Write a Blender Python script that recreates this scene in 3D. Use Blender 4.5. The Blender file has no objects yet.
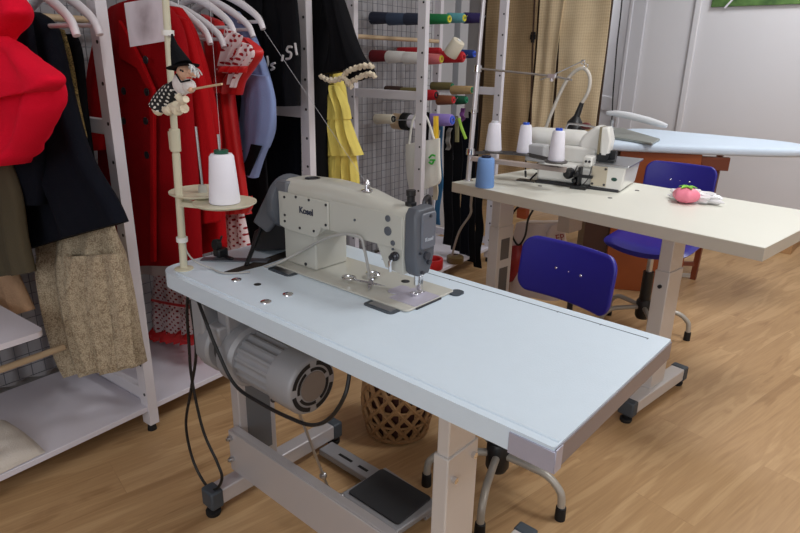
import bpy, bmesh, math, random
from mathutils import Vector, Matrix, noise as mnoise
random.seed(7)
scene = bpy.context.scene
COL = scene.collection
R = math.radians
PI = math.pi

# ------------------------------------------------------------------ camera
FOC = 609.08
YAW, PIT, ROL = R(-40.909), R(18.795), R(1.078)
CAM = Vector((0.7947, -0.9432, 1.2684))
_f0 = Vector((math.sin(YAW), math.cos(YAW), 0)); _r0 = Vector((math.cos(YAW), -math.sin(YAW), 0)); _u0 = Vector((0, 0, 1))
FWD = _f0 * math.cos(PIT) - _u0 * math.sin(PIT)
_u1 = _u0 * math.cos(PIT) + _f0 * math.sin(PIT)
RGT = _r0 * math.cos(ROL) + _u1 * math.sin(ROL)
UPV = _u1 * math.cos(ROL) - _r0 * math.sin(ROL)
cd = bpy.data.cameras.new('camera'); co = bpy.data.objects.new('camera', cd); COL.objects.link(co)
cd.sensor_width = 36; cd.lens = FOC * 36 / 800; cd.clip_start = 0.02
M3 = Matrix((RGT, UPV, -FWD)).transposed()
co.matrix_world = Matrix.Translation(CAM) @ M3.to_4x4()
scene.camera = co

def ray(u, v): return FWD + RGT * ((u - 400) / FOC) - UPV * ((v - 266.5) / FOC)
def on_plane(u, v, A, n):
    d = ray(u, v); return CAM + d * ((Vector(A) - CAM).dot(n) / d.dot(n))
def at_z(u, v, z): return on_plane(u, v, (0, 0, z), Vector((0, 0, 1)))
def at_y(u, v, y): return on_plane(u, v, (0, y, 0), Vector((0, 1, 0)))
def at_x(u, v, x): return on_plane(u, v, (x, 0, 0), Vector((1, 0, 0)))

# rack frame: s runs along the rack, d goes back towards the wall
RO = Vector((-1.07, -0.10, 0)); RA = R(94.85)
E1 = Vector((math.cos(RA), math.sin(RA), 0)); E2 = Vector((-math.sin(RA), math.cos(RA), 0))
def rk(s, d, z): return RO + E1 * s + E2 * d + Vector((0, 0, z))
def sd(u, v, s):          # a point of the rack plane s
    return on_plane(u, v, rk(s, 0, 0), E1)
def dd(u, v, d):
    return on_plane(u, v, rk(0, d, 0), E2)
RMAT = Matrix((E1, E2, Vector((0, 0, 1)))).transposed()      # local (s,d,z) -> world

# ------------------------------------------------------------------ materials
MATS = {}
def principled(name):
    m = bpy.data.materials.new(name); m.use_nodes = True
    nt = m.node_tree; b = nt.nodes['Principled BSDF']
    return m, nt, b
def srgb(r, g, b):
    f = lambda c: (c / 255 / 12.92) if c / 255 <= .04045 else ((c / 255 + .055) / 1.055) ** 2.4
    return (f(r), f(g), f(b))
def mat(name, rgb, rough=.5, metal=0, var=.06, scale=8, bump=0, bscale=60, sheen=0, spec=.5, coat=0):
    if name in MATS: return MATS[name]
    m, nt, b = principled(name); c = srgb(*rgb); N = nt.nodes; L = nt.links
    tc = N.new('ShaderNodeTexCoord')
    nz = N.new('ShaderNodeTexNoise'); nz.inputs['Scale'].default_value = scale; nz.inputs['Detail'].default_value = 4
    L.new(tc.outputs['Object'], nz.inputs['Vector'])
    mx = N.new('ShaderNodeMix'); mx.data_type = 'RGBA'
    mx.inputs['A'].default_value = (*[x * (1 - var) for x in c], 1); mx.inputs['B'].default_value = (*[min(1, x * (1 + var)) for x in c], 1)
    L.new(nz.outputs['Fac'], mx.inputs['Factor']); L.new(mx.outputs['Result'], b.inputs['Base Color'])
    b.inputs['Roughness'].default_value = rough; b.inputs['Metallic'].default_value = metal
    b.inputs['Specular IOR Level'].default_value = spec
    if sheen: b.inputs['Sheen Weight'].default_value = sheen
    if coat: b.inputs['Coat Weight'].default_value = coat
    if bump:
        n2 = N.new('ShaderNodeTexNoise'); n2.inputs['Scale'].default_value = bscale; n2.inputs['Detail'].default_value = 3
        L.new(tc.outputs['Object'], n2.inputs['Vector'])
        bp = N.new('ShaderNodeBump'); bp.inputs['Strength'].default_value = bump; bp.inputs['Distance'].default_value = .004
        L.new(n2.outputs['Fac'], bp.inputs['Height']); L.new(bp.outputs['Normal'], b.inputs['Normal'])
    MATS[name] = m; return m
def fabric(name, rgb, var=.12, bump=.35): return mat(name, rgb, .9, 0, var, 6, bump, 220, .0, .15)

def polka(name, base, dot, size=26, thr=.3):
    m, nt, b = principled(name); N = nt.nodes; L = nt.links
    tc = N.new('ShaderNodeTexCoord'); sx = N.new('ShaderNodeSeparateXYZ'); cb = N.new('ShaderNodeCombineXYZ')
    L.new(tc.outputs['Object'], sx.inputs[0]); L.new(sx.outputs['X'], cb.inputs['X']); L.new(sx.outputs['Z'], cb.inputs['Y'])
    mp = N.new('ShaderNodeMapping'); mp.inputs['Rotation'].default_value = (0, 0, R(45)); mp.inputs['Scale'].default_value = (size,) * 3
    L.new(cb.outputs[0], mp.inputs['Vector'])
    vo = N.new('ShaderNodeTexVoronoi'); vo.voronoi_dimensions = '2D'; vo.inputs['Scale'].default_value = 1; vo.inputs['Randomness'].default_value = .08
    L.new(mp.outputs[0], vo.inputs['Vector'])
    lt = N.new('ShaderNodeMath'); lt.operation = 'LESS_THAN'; lt.inputs[1].default_value = thr
    L.new(vo.outputs['Distance'], lt.inputs[0])
    mx = N.new('ShaderNodeMix'); mx.data_type = 'RGBA'; mx.inputs['A'].default_value = (*srgb(*base), 1); mx.inputs['B'].default_value = (*srgb(*dot), 1)
    L.new(lt.outputs[0], mx.inputs['Factor']); L.new(mx.outputs['Result'], b.inputs['Base Color']); b.inputs['Roughness'].default_value = .85
    return m
def lace_mat(name, a, c, scale=90):
    m, nt, b = principled(name); N = nt.nodes; L = nt.links
    tc = N.new('ShaderNodeTexCoord')
    vo = N.new('ShaderNodeTexVoronoi'); vo.inputs['Scale'].default_value = scale; L.new(tc.outputs['Object'], vo.inputs['Vector'])
    nz = N.new('ShaderNodeTexNoise'); nz.inputs['Scale'].default_value = scale * .22; nz.inputs['Detail'].default_value = 5; L.new(tc.outputs['Object'], nz.inputs['Vector'])
    mm = N.new('ShaderNodeMath'); mm.operation = 'MULTIPLY'; L.new(vo.outputs['Distance'], mm.inputs[0]); L.new(nz.outputs['Fac'], mm.inputs[1])
    rp = N.new('ShaderNodeValToRGB'); rp.color_ramp.elements[0].position = .1; rp.color_ramp.elements[1].position = .42
    rp.color_ramp.elements[0].color = (*srgb(*c), 1); rp.color_ramp.elements[1].color = (*srgb(*a), 1)
    L.new(mm.outputs[0], rp.inputs['Fac']); L.new(rp.outputs['Color'], b.inputs['Base Color'])
    bp = N.new('ShaderNodeBump'); bp.inputs['Strength'].default_value = .8; bp.inputs['Distance'].default_value = .006
    L.new(mm.outputs[0], bp.inputs['Height']); L.new(bp.outputs['Normal'], b.inputs['Normal']); b.inputs['Roughness'].default_value = .9
    return m
def burlap_mat(nm, lo, hi):
    m, nt, b = principled(nm); N = nt.nodes; L = nt.links
    tc = N.new('ShaderNodeTexCoord')
    def band(axis, sc):
        w = N.new('ShaderNodeTexWave'); w.bands_direction = axis; w.inputs['Scale'].default_value = sc; w.inputs['Distortion'].default_value = 2.5; w.inputs['Detail'].default_value = 3
        w.inputs['Detail Scale'].default_value = 2
        L.new(tc.outputs['Object'], w.inputs['Vector']); return w
    a = band('X', 17); c = band('Z', 14)
    nz = N.new('ShaderNodeTexNoise'); nz.inputs['Scale'].default_value = 3; nz.inputs['Detail'].default_value = 6; L.new(tc.outputs['Object'], nz.inputs['Vector'])
    s = N.new('ShaderNodeMath'); s.operation = 'ADD'; L.new(a.outputs['Fac'], s.inputs[0]); L.new(c.outputs['Fac'], s.inputs[1])
    s2 = N.new('ShaderNodeMath'); s2.operation = 'MULTIPLY_ADD'; s2.inputs[1].default_value = .2; L.new(s.outputs[0], s2.inputs[0]); L.new(nz.outputs['Fac'], s2.inputs[2])
    rp = N.new('ShaderNodeValToRGB'); rp.color_ramp.elements[0].position = .35; rp.color_ramp.elements[1].position = 1.0
    rp.color_ramp.elements[0].color = (*srgb(*lo), 1); rp.color_ramp.elements[1].color = (*srgb(*hi), 1)
    L.new(s2.outputs[0], rp.inputs['Fac']); L.new(rp.outputs['Color'], b.inputs['Base Color']); b.inputs['Roughness'].default_value = .9
    return m
def floor_mat():
    m, nt, b = principled('oak_laminate'); N = nt.nodes; L = nt.links
    tc = N.new('ShaderNodeTexCoord'); mp = N.new('ShaderNodeMapping'); mp.inputs['Rotation'].default_value = (0, 0, R(-80))
    L.new(tc.outputs['Object'], mp.inputs['Vector'])
    br = N.new('ShaderNodeTexBrick'); br.inputs['Scale'].default_value = 1; br.inputs['Brick Width'].default_value = 1.25; br.inputs['Row Height'].default_value = .19
    br.inputs['Mortar Size'].default_value = .0012; br.inputs['Mortar Smooth'].default_value = .3; br.offset = .37; br.inputs['Bias'].default_value = 0
    br.inputs['Color1'].default_value = (0, 0, 0, 1); br.inputs['Color2'].default_value = (1, 1, 1, 1); br.inputs['Mortar'].default_value = (.5, .5, .5, 1)
    L.new(mp.outputs[0], br.inputs['Vector'])
    # grain stretched along the plank, shifted per plank
    sp = N.new('ShaderNodeSeparateColor'); L.new(br.outputs['Color'], sp.inputs[0])
    ofs = N.new('ShaderNodeCombineXYZ'); mu = N.new('ShaderNodeMath'); mu.operation = 'MULTIPLY'; mu.inputs[1].default_value = 37
    L.new(sp.outputs[0], mu.inputs[0]); L.new(mu.outputs[0], ofs.inputs['Z'])
    ad = N.new('ShaderNodeVectorMath'); ad.operation = 'ADD'; L.new(mp.outputs[0], ad.inputs[0]); L.new(ofs.outputs[0], ad.inputs[1])
    st = N.new('ShaderNodeMapping'); st.inputs['Scale'].default_value = (1.2, 9, 1); L.new(ad.outputs[0], st.inputs['Vector'])
    nz = N.new('ShaderNodeTexNoise'); nz.inputs['Scale'].default_value = 1.6; nz.inputs['Detail'].default_value = 7; nz.inputs['Distortion'].default_value = .9; L.new(st.outputs[0], nz.inputs['Vector'])
    st2 = N.new('ShaderNodeMapping'); st2.inputs['Scale'].default_value = (3, 90, 1); L.new(ad.outputs[0], st2.inputs['Vector'])
    nf = N.new('ShaderNodeTexNoise'); nf.inputs['Scale'].default_value = 1.5; nf.inputs['Detail'].default_value = 3; L.new(st2.outputs[0], nf.inputs['Vector'])
    wv = N.new('ShaderNodeMath'); wv.operation = 'MULTIPLY'; wv.inputs[1].default_value = 34; L.new(nz.outputs['Fac'], wv.inputs[0])
    sn = N.new('ShaderNodeMath'); sn.operation = 'SINE'; L.new(wv.outputs[0], sn.inputs[0])
    k = N.new('ShaderNodeMath'); k.operation = 'MULTIPLY_ADD'; k.inputs[1].default_value = .06; L.new(sn.outputs[0], k.inputs[0]); L.new(nz.outputs['Fac'], k.inputs[2])
    k2 = N.new('ShaderNodeMath'); k2.operation = 'MULTIPLY_ADD'; k2.inputs[1].default_value = .35; L.new(nf.outputs['Fac'], k2.inputs[0]); L.new(k.outputs[0], k2.inputs[2])
    k3 = N.new('ShaderNodeMath'); k3.operation = 'MULTIPLY_ADD'; k3.inputs[1].default_value = .05; L.new(sp.outputs[0], k3.inputs[0]); L.new(k2.outputs[0], k3.inputs[2])
    rp = N.new('ShaderNodeValToRGB'); e = rp.color_ramp.elements
    e[0].position = .42; e[0].color = (*srgb(163, 127, 88), 1); e[1].position = 1.0; e[1].color = (*srgb(206, 171, 128), 1)
    x = e.new(.7); x.color = (*srgb(187, 151, 109), 1)
    L.new(k3.outputs[0], rp.inputs['Fac'])
    mx = N.new('ShaderNodeMix'); mx.data_type = 'RGBA'; mx.inputs['B'].default_value = (*srgb(120, 84, 54), 1)
    mf = N.new('ShaderNodeMath'); mf.operation = 'MULTIPLY'; mf.inputs[1].default_value = .2; L.new(br.outputs['Fac'], mf.inputs[0])
    L.new(mf.outputs[0], mx.inputs['Factor']); L.new(rp.outputs['Color'], mx.inputs['A']); L.new(mx.outputs['Result'], b.inputs['Base Color'])
    b.inputs['Roughness'].default_value = .42; b.inputs['Specular IOR Level'].default_value = .35
    return m
def paper_mat():
    m, nt, b = principled('sketch_paper'); N = nt.nodes; L = nt.links
    tc = N.new('ShaderNodeTexCoord'); nz = N.new('ShaderNodeTexNoise'); nz.inputs['Scale'].default_value = 14; nz.inputs['Detail'].default_value = 6
    L.new(tc.outputs['Object'], nz.inputs['Vector'])
    gr = N.new('ShaderNodeTexGradient'); gr.gradient_type = 'SPHERICAL'; mp = N.new('ShaderNodeMapping'); mp.inputs['Scale'].default_value = (11, 1, 11); mp.inputs['Location'].default_value = (0, 0, -.15)
    L.new(tc.outputs['Object'], mp.inputs['Vector']); L.new(mp.outputs[0], gr.inputs['Vector'])
    mm = N.new('ShaderNodeMath'); mm.operation = 'MULTIPLY'; L.new(nz.outputs['Fac'], mm.inputs[0]); L.new(gr.outputs['Fac'], mm.inputs[1])
    rp = N.new('ShaderNodeValToRGB'); rp.color_ramp.elements[0].position = .12; rp.color_ramp.elements[1].position = .5
    rp.color_ramp.elements[0].color = (*srgb(226, 224, 232), 1); rp.color_ramp.elements[1].color = (*srgb(158, 150, 156), 1)
    L.new(mm.outputs[0], rp.inputs['Fac']); L.new(rp.outputs['Color'], b.inputs['Base Color']); b.inputs['Roughness'].default_value = .8
    return m
def grass_mat():
    m, nt, b = principled('green_print'); N = nt.nodes; L = nt.links
    tc = N.new('ShaderNodeTexCoord'); nz = N.new('ShaderNodeTexNoise'); nz.inputs['Scale'].default_value = 16; nz.inputs['Detail'].default_value = 5
    L.new(tc.outputs['Object'], nz.inputs['Vector'])
    rp = N.new('ShaderNodeValToRGB'); rp.color_ramp.elements[0].color = (*srgb(52, 84, 42), 1); rp.color_ramp.elements[1].color = (*srgb(98, 134, 70), 1)
    rp.color_ramp.elements[0].position = .3; rp.color_ramp.elements[1].position = .7
    L.new(nz.outputs['Fac'], rp.inputs['Fac']); L.new(rp.outputs['Color'], b.inputs['Base Color']); b.inputs['Roughness'].default_value = .5
    return m

white_paint = mat('white_wall_paint', (214, 213, 217), .7, 0, .015, 2)
door_paint = mat('white_door_paint', (206, 206, 212), .45, 0, .01)
rack_white = mat('white_powder_coat', (222, 218, 224), .45, 0, .02)
shelf_white = mat('white_melamine', (226, 222, 232), .4, 0, .02)
steel = mat('brushed_steel', (196, 198, 202), .3, 1, .04, 30)
chrome = mat('chrome', (225, 226, 230), .14, 1, .02)
dark_steel = mat('dark_steel', (70, 70, 74), .35, .8, .05)
machine_beige = mat('machine_beige_enamel', (190, 189, 180), .32, 0, .02, 5, coat=.25)
machine_grey = mat('machine_grey_plastic', (86, 90, 98), .42, 0, .04)
machine_white = mat('machine_white_enamel', (232, 231, 226), .28, 0, .015, 5, coat=.3)
black_plastic = mat('black_plastic', (22, 23, 26), .42, 0, .08)
black_rubber = mat('black_rubber', (16, 16, 18), .7, 0, .1)
cap_grey = mat('dark_grey_plastic', (66, 74, 82), .5, 0, .05)
leg_metal = mat('pale_beige_metal', (210, 205, 202), .38, .15, .03, 6)
leg_alu = mat('grey_painted_metal', (198, 194, 196), .36, .3, .03, 6)
table_blue = mat('pale_blue_laminate', (212, 226, 238), .36, 0, .02, 30, .12, 300)
table_edge = mat('grey_edge_band', (128, 119, 122), .35, .1, .06, 14)
tape_silver = mat('silver_tape', (176, 176, 194), .3, .3, .05, 20)
table_cream = mat('cream_laminate', (226, 225, 214), .42, 0, .02, 4)
cream_edge = mat('cream_edge_band', (196, 188, 174), .45, 0, .03)
blue_plastic = mat('blue_plastic_shell', (38, 33, 138), .38, 0, .03, 6)
chair_tube = mat('beige_chair_tube', (178, 172, 162), .35, .2, .03)
thread_white = mat('white_thread', (238, 236, 246), .7, 0, .03, 40, .15, 500)
thread_blue = mat('blue_thread', (112, 150, 206), .7, 0, .05, 40, .15, 500)
cone_blue = mat('blue_cone_core', (36, 88, 206), .4)
cone_green = mat('green_cone_core', (18, 82, 62), .4)
stand_beige = mat('stand_beige_enamel', (206, 200, 176), .4, 0, .03)
orange_wood = mat('orange_brown_wood', (150, 76, 34), .4, 0, .12, 9)
dark_wood = mat('red_brown_wood', (112, 54, 32), .4, 0, .12, 9)
light_wood = mat('light_wood', (206, 180, 146), .55, 0, .08, 12)
wire_dark = mat('grid_wire', (118, 118, 124), .4, .5, .05)
cord_black = mat('black_cable', (14, 14, 16), .5)
cord_grey = mat('grey_cable', (172, 170, 166), .5)
red_fabric = fabric('red_wool', (172, 12, 20)); red_fabric2 = fabric('deep_red_wool', (150, 8, 18))
pink_red = fabric('coral_red_fleece', (232, 16, 50))
red_satin = mat('red_satin', (206, 22, 26), .4, 0, .08, 6, sheen=.1)
black_fab = fabric('black_cloth', (17, 17, 21)); navy_fab = fabric('navy_black_cloth', (14, 17, 27))
olive_fab = fabric('olive_cloth', (84, 76, 60)); denim = fabric('pale_blue_cotton', (138, 156, 202))
yellow_fab = fabric('yellow_cotton', (232, 212, 112)); cream_fab = fabric('cream_cotton', (226, 214, 190))
white_cloth = fabric('white_lining', (224, 216, 214))
fur = mat('tan_fur', (184, 148, 116), .95, 0, .2, 22, .9, 160)
lace = lace_mat('beige_lace', (150, 132, 108), (206, 190, 162), 240); gold_lace = lace_mat('gold_lace', (70, 56, 30), (150, 126, 74), 260)
polka_wr = polka('white_red_polka', (232, 214, 216), (150, 20, 34), 56, .25); polka_b = polka('white_big_red_polka', (232, 214, 216), (160, 20, 34), 48, .26)
polka_k = polka('black_white_polka', (24, 24, 28), (220, 216, 210), 90, .25)
lip_white = mat('white_hanger_plastic', (232, 228, 234), .35)

# ------------------------------------------------------------------ mesh builder
class MB:
    def __init__(s): s.bm = bmesh.new()
    def box(s, c, size, rot=None):
        m = Matrix.Translation(Vector(c)) @ (rot.to_4x4() if rot is not None else Matrix()) @ Matrix.Diagonal((*size, 1))
        bmesh.ops.create_cube(s.bm, size=1, matrix=m); return s
    def bx(s, x0, x1, y0, y1, z0, z1): return s.box(((x0 + x1) / 2, (y0 + y1) / 2, (z0 + z1) / 2), (x1 - x0, y1 - y0, z1 - z0))
    def rbox(s, a0, a1, b0, b1, z0, z1):    # box in rack coordinates
        c = rk((a0 + a1) / 2, (b0 + b1) / 2, (z0 + z1) / 2); return s.box(c, (a1 - a0, b1 - b0, z1 - z0), RMAT)
    def loft(s, rings, cap=True, closed=True):
        bv = [[s.bm.verts.new(p) for p in r] for r in rings]; n = len(bv[0])
        for a, b in zip(bv, bv[1:]):
            for i in range(n if closed else n - 1):
                j = (i + 1) % n
                try: s.bm.faces.new((a[i], a[j], b[j], b[i]))
                except ValueError: pass
        if cap:
            for r in (bv[0][::-1], bv[-1]):
                try: s.bm.faces.new(r)
                except ValueError: pass
        return s
    def tube(s, pts, r, n=10, flat=1.0):
        P = [Vector(p) for p in pts]; rr = r if isinstance(r, (list, tuple)) else [r] * len(P)
        t0 = (P[1] - P[0]).normalized(); nrm = t0.orthogonal().normalized(); rings = []
        for i, p in enumerate(P):
            t = (P[min(i + 1, len(P) - 1)] - P[max(i - 1, 0)]).normalized()
            nrm = (nrm - t * nrm.dot(t)); nrm = nrm.normalized() if nrm.length > 1e-6 else t.orthogonal().normalized()
            bi = t.cross(nrm)
            rings.append([p + (nrm * math.cos(2 * PI * k / n) + bi * math.sin(2 * PI * k / n) * flat) * rr[i] for k in range(n)])
        return s.loft(rings)
    def cyl(s, a, b, r, r2=None, n=20): return s.tube([a, b], [r, r if r2 is None else r2], n)
    def lathe(s, prof, c=(0, 0, 0), n=28, rot=None):
        c = Vector(c); rings = []
        for r, z in prof:
            rings.append([c + ((rot @ Vector((r * math.cos(2 * PI * k / n), r * math.sin(2 * PI * k / n), z))) if rot is not None else Vector((r * math.cos(2 * PI * k / n), r * math.sin(2 * PI * k / n), z))) for k in range(n)])
        return s.loft(rings)
    def sphere(s, c, r, sc=(1, 1, 1), u=16, v=10, rot=None):
        m = Matrix.Translation(Vector(c)) @ (rot.to_4x4() if rot is not None else Matrix()) @ Matrix.Diagonal((*[r * x for x in sc], 1))
        bmesh.ops.create_uvsphere(s.bm, u_segments=u, v_segments=v, radius=1, matrix=m); return s
    def prism(s, pts, h0, h1, f=None):      # outline pts (a,b) extruded h0..h1, mapped by f(a,b,h)
        f = f or (lambda a, b, h: Vector((a, b, h)))
        return s.loft([[f(a, b, h0) for a, b in pts], [f(a, b, h1) for a, b in pts]])
    def build(s, name, m, parent=None, bevel=0, seg=2, smooth=True, subd=0, ang=38):
        bm = s.bm
        bmesh.ops.recalc_face_normals(bm, faces=bm.faces)
        off = parent_world(parent) if parent else Vector()
        if parent: bmesh.ops.translate(bm, verts=bm.verts, vec=-off)
        bm.normal_update()
        for f in bm.faces: f.smooth = smooth
        for e in bm.edges:
            if len(e.link_faces) == 2 and e.calc_face_angle(0) > R(ang): e.smooth = False
        me = bpy.data.meshes.new(name); bm.to_mesh(me); bm.free(); me.materials.append(m)
        o = bpy.data.objects.new(name, me); COL.objects.link(o)
        if parent: o.parent = parent
        if bevel:
            b = o.modifiers.new('bevel', 'BEVEL'); b.width = bevel; b.segments = seg; b.limit_method = 'ANGLE'; b.angle_limit = R(40)
        if subd:
            q = o.modifiers.new('sub', 'SUBSURF'); q.levels = q.render_levels = subd
        return o
def parent_world(p):
    v = Vector()
    while p: v += p.location; p = p.parent
    return v
def tag(o, label, cat, group=None):
    o['label'] = label; o['category'] = cat
    if group: o['group'] = group
    return o
def thing(name, label, cat, loc=(0, 0, 0), group=None):
    o = bpy.data.objects.new(name, None); o.empty_display_size = .05; COL.objects.link(o); o.location = loc
    return tag(o, label, cat, group)
def struct(o): o['kind'] = 'structure'; return o
def solo(mb, name, m, label, cat, loc=None, group=None, **k):     # thing of one mesh with its origin at loc
    o = mb.build(name, m, None, **k)
    if loc is not None:
        o.data.transform(Matrix.Translation(-Vector(loc))); o.location = loc
    return tag(o, label, cat, group)
def copy_tree(o, parent=None):
    c = o.copy(); COL.objects.link(c); c.parent = parent
    for ch in list(o.children): copy_tree(ch, c)
    return c
def text_part(body, size, m, parent, M, name='lettering', depth=.0006, bold=0):
    cu = bpy.data.curves.new('txt', 'FONT'); cu.body = body; cu.size = size; cu.extrude = depth; cu.align_x = 'CENTER'; cu.align_y = 'CENTER'; cu.offset = bold
    o = bpy.data.objects.new('txt', cu); COL.objects.link(o)
    dg = bpy.context.evaluated_depsgraph_get(); me = bpy.data.meshes.new_from_object(o.evaluated_get(dg))
    bpy.data.objects.remove(o); me.materials.clear(); me.materials.append(m)
    me.transform(Matrix.Translation(-parent_world(parent)) @ M)
    q = bpy.data.objects.new(name, me); COL.objects.link(q); q.parent = parent; return q
def smooth_pts(pts, n=8):
    P = [Vector(p) for p in pts]; out = []
    for i in range(len(P) - 1):
        a, b, c, d = P[max(i - 1, 0)], P[i], P[i + 1], P[min(i + 2, len(P) - 1)]
        for k in range(n):
            t = k / n
            out.append(.5 * ((2 * b) + (c - a) * t + (2 * a - 5 * b + 4 * c - d) * t * t + (3 * b - a - 3 * c + d) * t ** 3))
    out.append(P[-1]); return out
def rrect(x0, x1, y0, y1, r, n=6):
    rs = r if isinstance(r, (list, tuple)) else [r] * 4     # order: (x1,y1),(x0,y1),(x0,y0),(x1,y0)
    out = []
    for (cx, cy, a0), q in zip(((x1, y1, 0), (x0, y1, 90), (x0, y0, 180), (x1, y0, 270)), rs):
        sx = -1 if cx == x1 else 1; sy = -1 if cy == y1 else 1
        for k in range(n + 1):
            a = R(a0 + 90 * k / n); out.append((cx + sx * q + q * math.cos(a), cy + sy * q + q * math.sin(a)))
    return out

# ------------------------------------------------------------------ room shell
YW = 4.025
struct(MB().bx(-3.3, 3.6, -3.4, 5.6, -.05, 0).build('floor', floor_mat()))
struct(MB().bx(-3.3, 3.6, -3.4, 5.6, 2.75, 2.8).build('ceiling', mat('white_ceiling_paint', (232, 231, 228), .8, 0, .01)))
m = MB(); m.rbox(-3.6, 2.9, .62, .70, 0, 2.75); m.bx(-3.3, -3.2, 2.9, 5.6, 0, 2.75); m.bx(-3.3, -2.0, 2.9, 3.0, 0, 2.75); struct(m.build('wall_left', mat('grey_wall_paint', (186, 186, 190), .8, 0, .02)))
# far wall with the door opening
m = MB(); m.bx(-1.19, .166, YW, YW + .12, 0, 2.75); m.bx(-3.2, -2.1, YW, YW + .12, 0, 2.75); m.bx(-2.1, -1.19, YW, YW + .12, 2.1, 2.75)
m.bx(.046, .166, YW + .12, 5.5, 0, 2.75); struct(m.build('wall_back', white_paint))
struct(MB().bx(.166, 3.6, 5.4, 5.5, 0, 2.75).build('wall_alcove', white_paint))
struct(MB().bx(3.5, 3.6, -3.4, 5.5, 0, 2.75).build('wall_right', white_paint))
struct(MB().bx(-3.3, .2, -3.4, -3.3, 0, 2.75).bx(2.6, 3.6, -3.4, -3.3, 0, 2.75).bx(.2, 2.6, -3.4, -3.3, 0, .9).bx(.2, 2.6, -3.4, -3.3, 2.3, 2.75).build('wall_front', white_paint))
struct(MB().bx(-3.3, .05, 5.5, 5.6, 0, 2.75).build('wall_corridor', white_paint))
oakb = mat('oak_baseboard', (182, 142, 100), .45, 0, .08, 10)
m = MB(); m.bx(-1.08, .178, YW - .012, YW, 0, .075); m.bx(.166, .178, YW, 5.4, 0, .075); struct(m.build('baseboard_back', oakb, bevel=.003))
struct(MB().bx(.178, 3.5, 5.388, 5.4, 0, .075).build('baseboard_alcove', oakb, bevel=.003))
m = MB(); m.bx(-1.2, -1.09, YW - .02, YW, 0, 2.16); m.bx(-1.215, -1.19, YW - .03, YW + .12, 0, 2.12)
m.bx(-2.2, -1.09, YW - .02, YW, 2.08, 2.17); struct(m.build('trim_1', door_paint, bevel=.004))
m = MB(); m.bx(-.745, -.70, YW - .022, YW, .075, 2.75); struct(m.build('trim_2', white_paint, bevel=.008, seg=3))
# door leaf standing open into the passage
hd = Vector((-1.215, YW + .03, 0)); dv = Vector((math.cos(R(127.6)), math.sin(R(127.6)), 0)); dn = Vector((dv.y, -dv.x, 0))
dm = Matrix((dv, dn, Vector((0, 0, 1)))).transposed()
D1 = thing('door_1', 'white panelled door standing open behind the hessian sheets', 'door', hd); struct(D1)
def dbox(mb, a0, a1, b0, b1, z0, z1): mb.box(hd + dm @ Vector(((a0 + a1) / 2, (b0 + b1) / 2, (z0 + z1) / 2)), (a1 - a0, b1 - b0, z1 - z0), dm)
m = MB(); dbox(m, .0, .82, -.02, .0, .01, 2.04); m.build('door_leaf', door_paint, D1)
m = MB()
for s_ in (-.028, .0):
    dbox(m, 0, .11, s_, s_ + .008, .01, 2.04); dbox(m, .71, .82, s_, s_ + .008, .01, 2.04)
    for z0, z1 in ((.01, .2), (.88, 1.0), (1.93, 2.04)): dbox(m, .11, .71, s_, s_ + .008, z0, z1)
m.build('door_rails', door_paint, D1, bevel=.004)
# window in the wall behind the camera
W1 = thing('window_1', 'wide white framed window in the front wall', 'window', (1.4, -3.35, .9)); struct(W1)
m = MB()
for a_, b_, c_, d_ in ((.2, 2.6, .9, .95), (.2, 2.6, 2.25, 2.3), (.2, .25, .95, 2.25), (2.55, 2.6, .95, 2.25), (1.37, 1.43, .95, 2.25)): m.bx(a_, b_, -3.38, -3.32, c_, d_)
m.build('window_frame', door_paint, W1, bevel=.004)
l = bpy.data.lights.new('daylight', 'AREA'); l.shape = 'RECTANGLE'; l.size = 2.3; l.size_y = 1.3; l.energy = 37; l.color = (.90, .95, 1)
lo = bpy.data.objects.new('daylight', l); COL.objects.link(lo); lo.location = (1.4, -3.30, 1.6); lo.rotation_euler = (R(90), 0, 0)
l = bpy.data.lights.new('door_fill', 'AREA'); l.size = .5; l.energy = 26  # unseen fill light added to brighten the open door leaf
lo = bpy.data.objects.new('door_fill', l); COL.objects.link(lo); lo.location = (-2.3, 4.7, 2.7)
# ceiling lamps
for i, (x, y) in enumerate(((.9, -.9), (.9, 1.3), (.3, 3.2), (2.6, .3))):
    t = thing('ceiling_light', 'square white ceiling light panel', 'ceiling light', (x, y, 2.72), 'square ceiling light panels')
    m = MB(); m.bx(x - .32, x + .32, y - .32, y + .32, 2.735, 2.75); m.build('housing', rack_white, t)
    l = bpy.data.lights.new('panel', 'AREA'); l.shape = 'RECTANGLE'; l.size = .6; l.size_y = .6
    l.energy = (8, 29, 29, 17)[i]; l.color = (.97, .985, 1)
    lo = bpy.data.objects.new('panel_light', l); COL.objects.link(lo); lo.location = (x, y, 2.73)
w = bpy.data.worlds.new('world'); scene.world = w; w.use_nodes = True
w.node_tree.nodes['Background'].inputs[0].default_value = (.8, .88, 1, 1); w.node_tree.nodes['Background'].inputs[1].default_value = .25
# picture on the far wall
t = thing('picture', 'green field picture hung high on the far white wall', 'picture', (-.2, YW, 1.66))
m = MB(); m.bx(-.634, .1, YW - .02, YW - .001, 1.655, 2.15); m.build('canvas', grass_mat(), t, bevel=.002)
m = MB(); m.box((-.50, YW - .022, 1.70), (.012, .003, .14), Matrix.Rotation(R(38), 3, 'Y')); m.build('white_stripe', shelf_white, t)
# black cable down from the ceiling at the ironing board
path = [at_y(u, v, 2.9) for u, v in ((626, -60), (624, -25), (622, 0), (620, 20), (617, 45), (615, 70), (613, 95), (612, 118), (610, 128))]
path.insert(0, Vector((path[0].x, 2.9, 2.74)))
solo(MB().tube(smooth_pts(path), .0045, 8), 'power_cable', cord_black, 'wavy dark cable hanging from the ceiling down to the ironing board', 'cable', path[-1])

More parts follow.
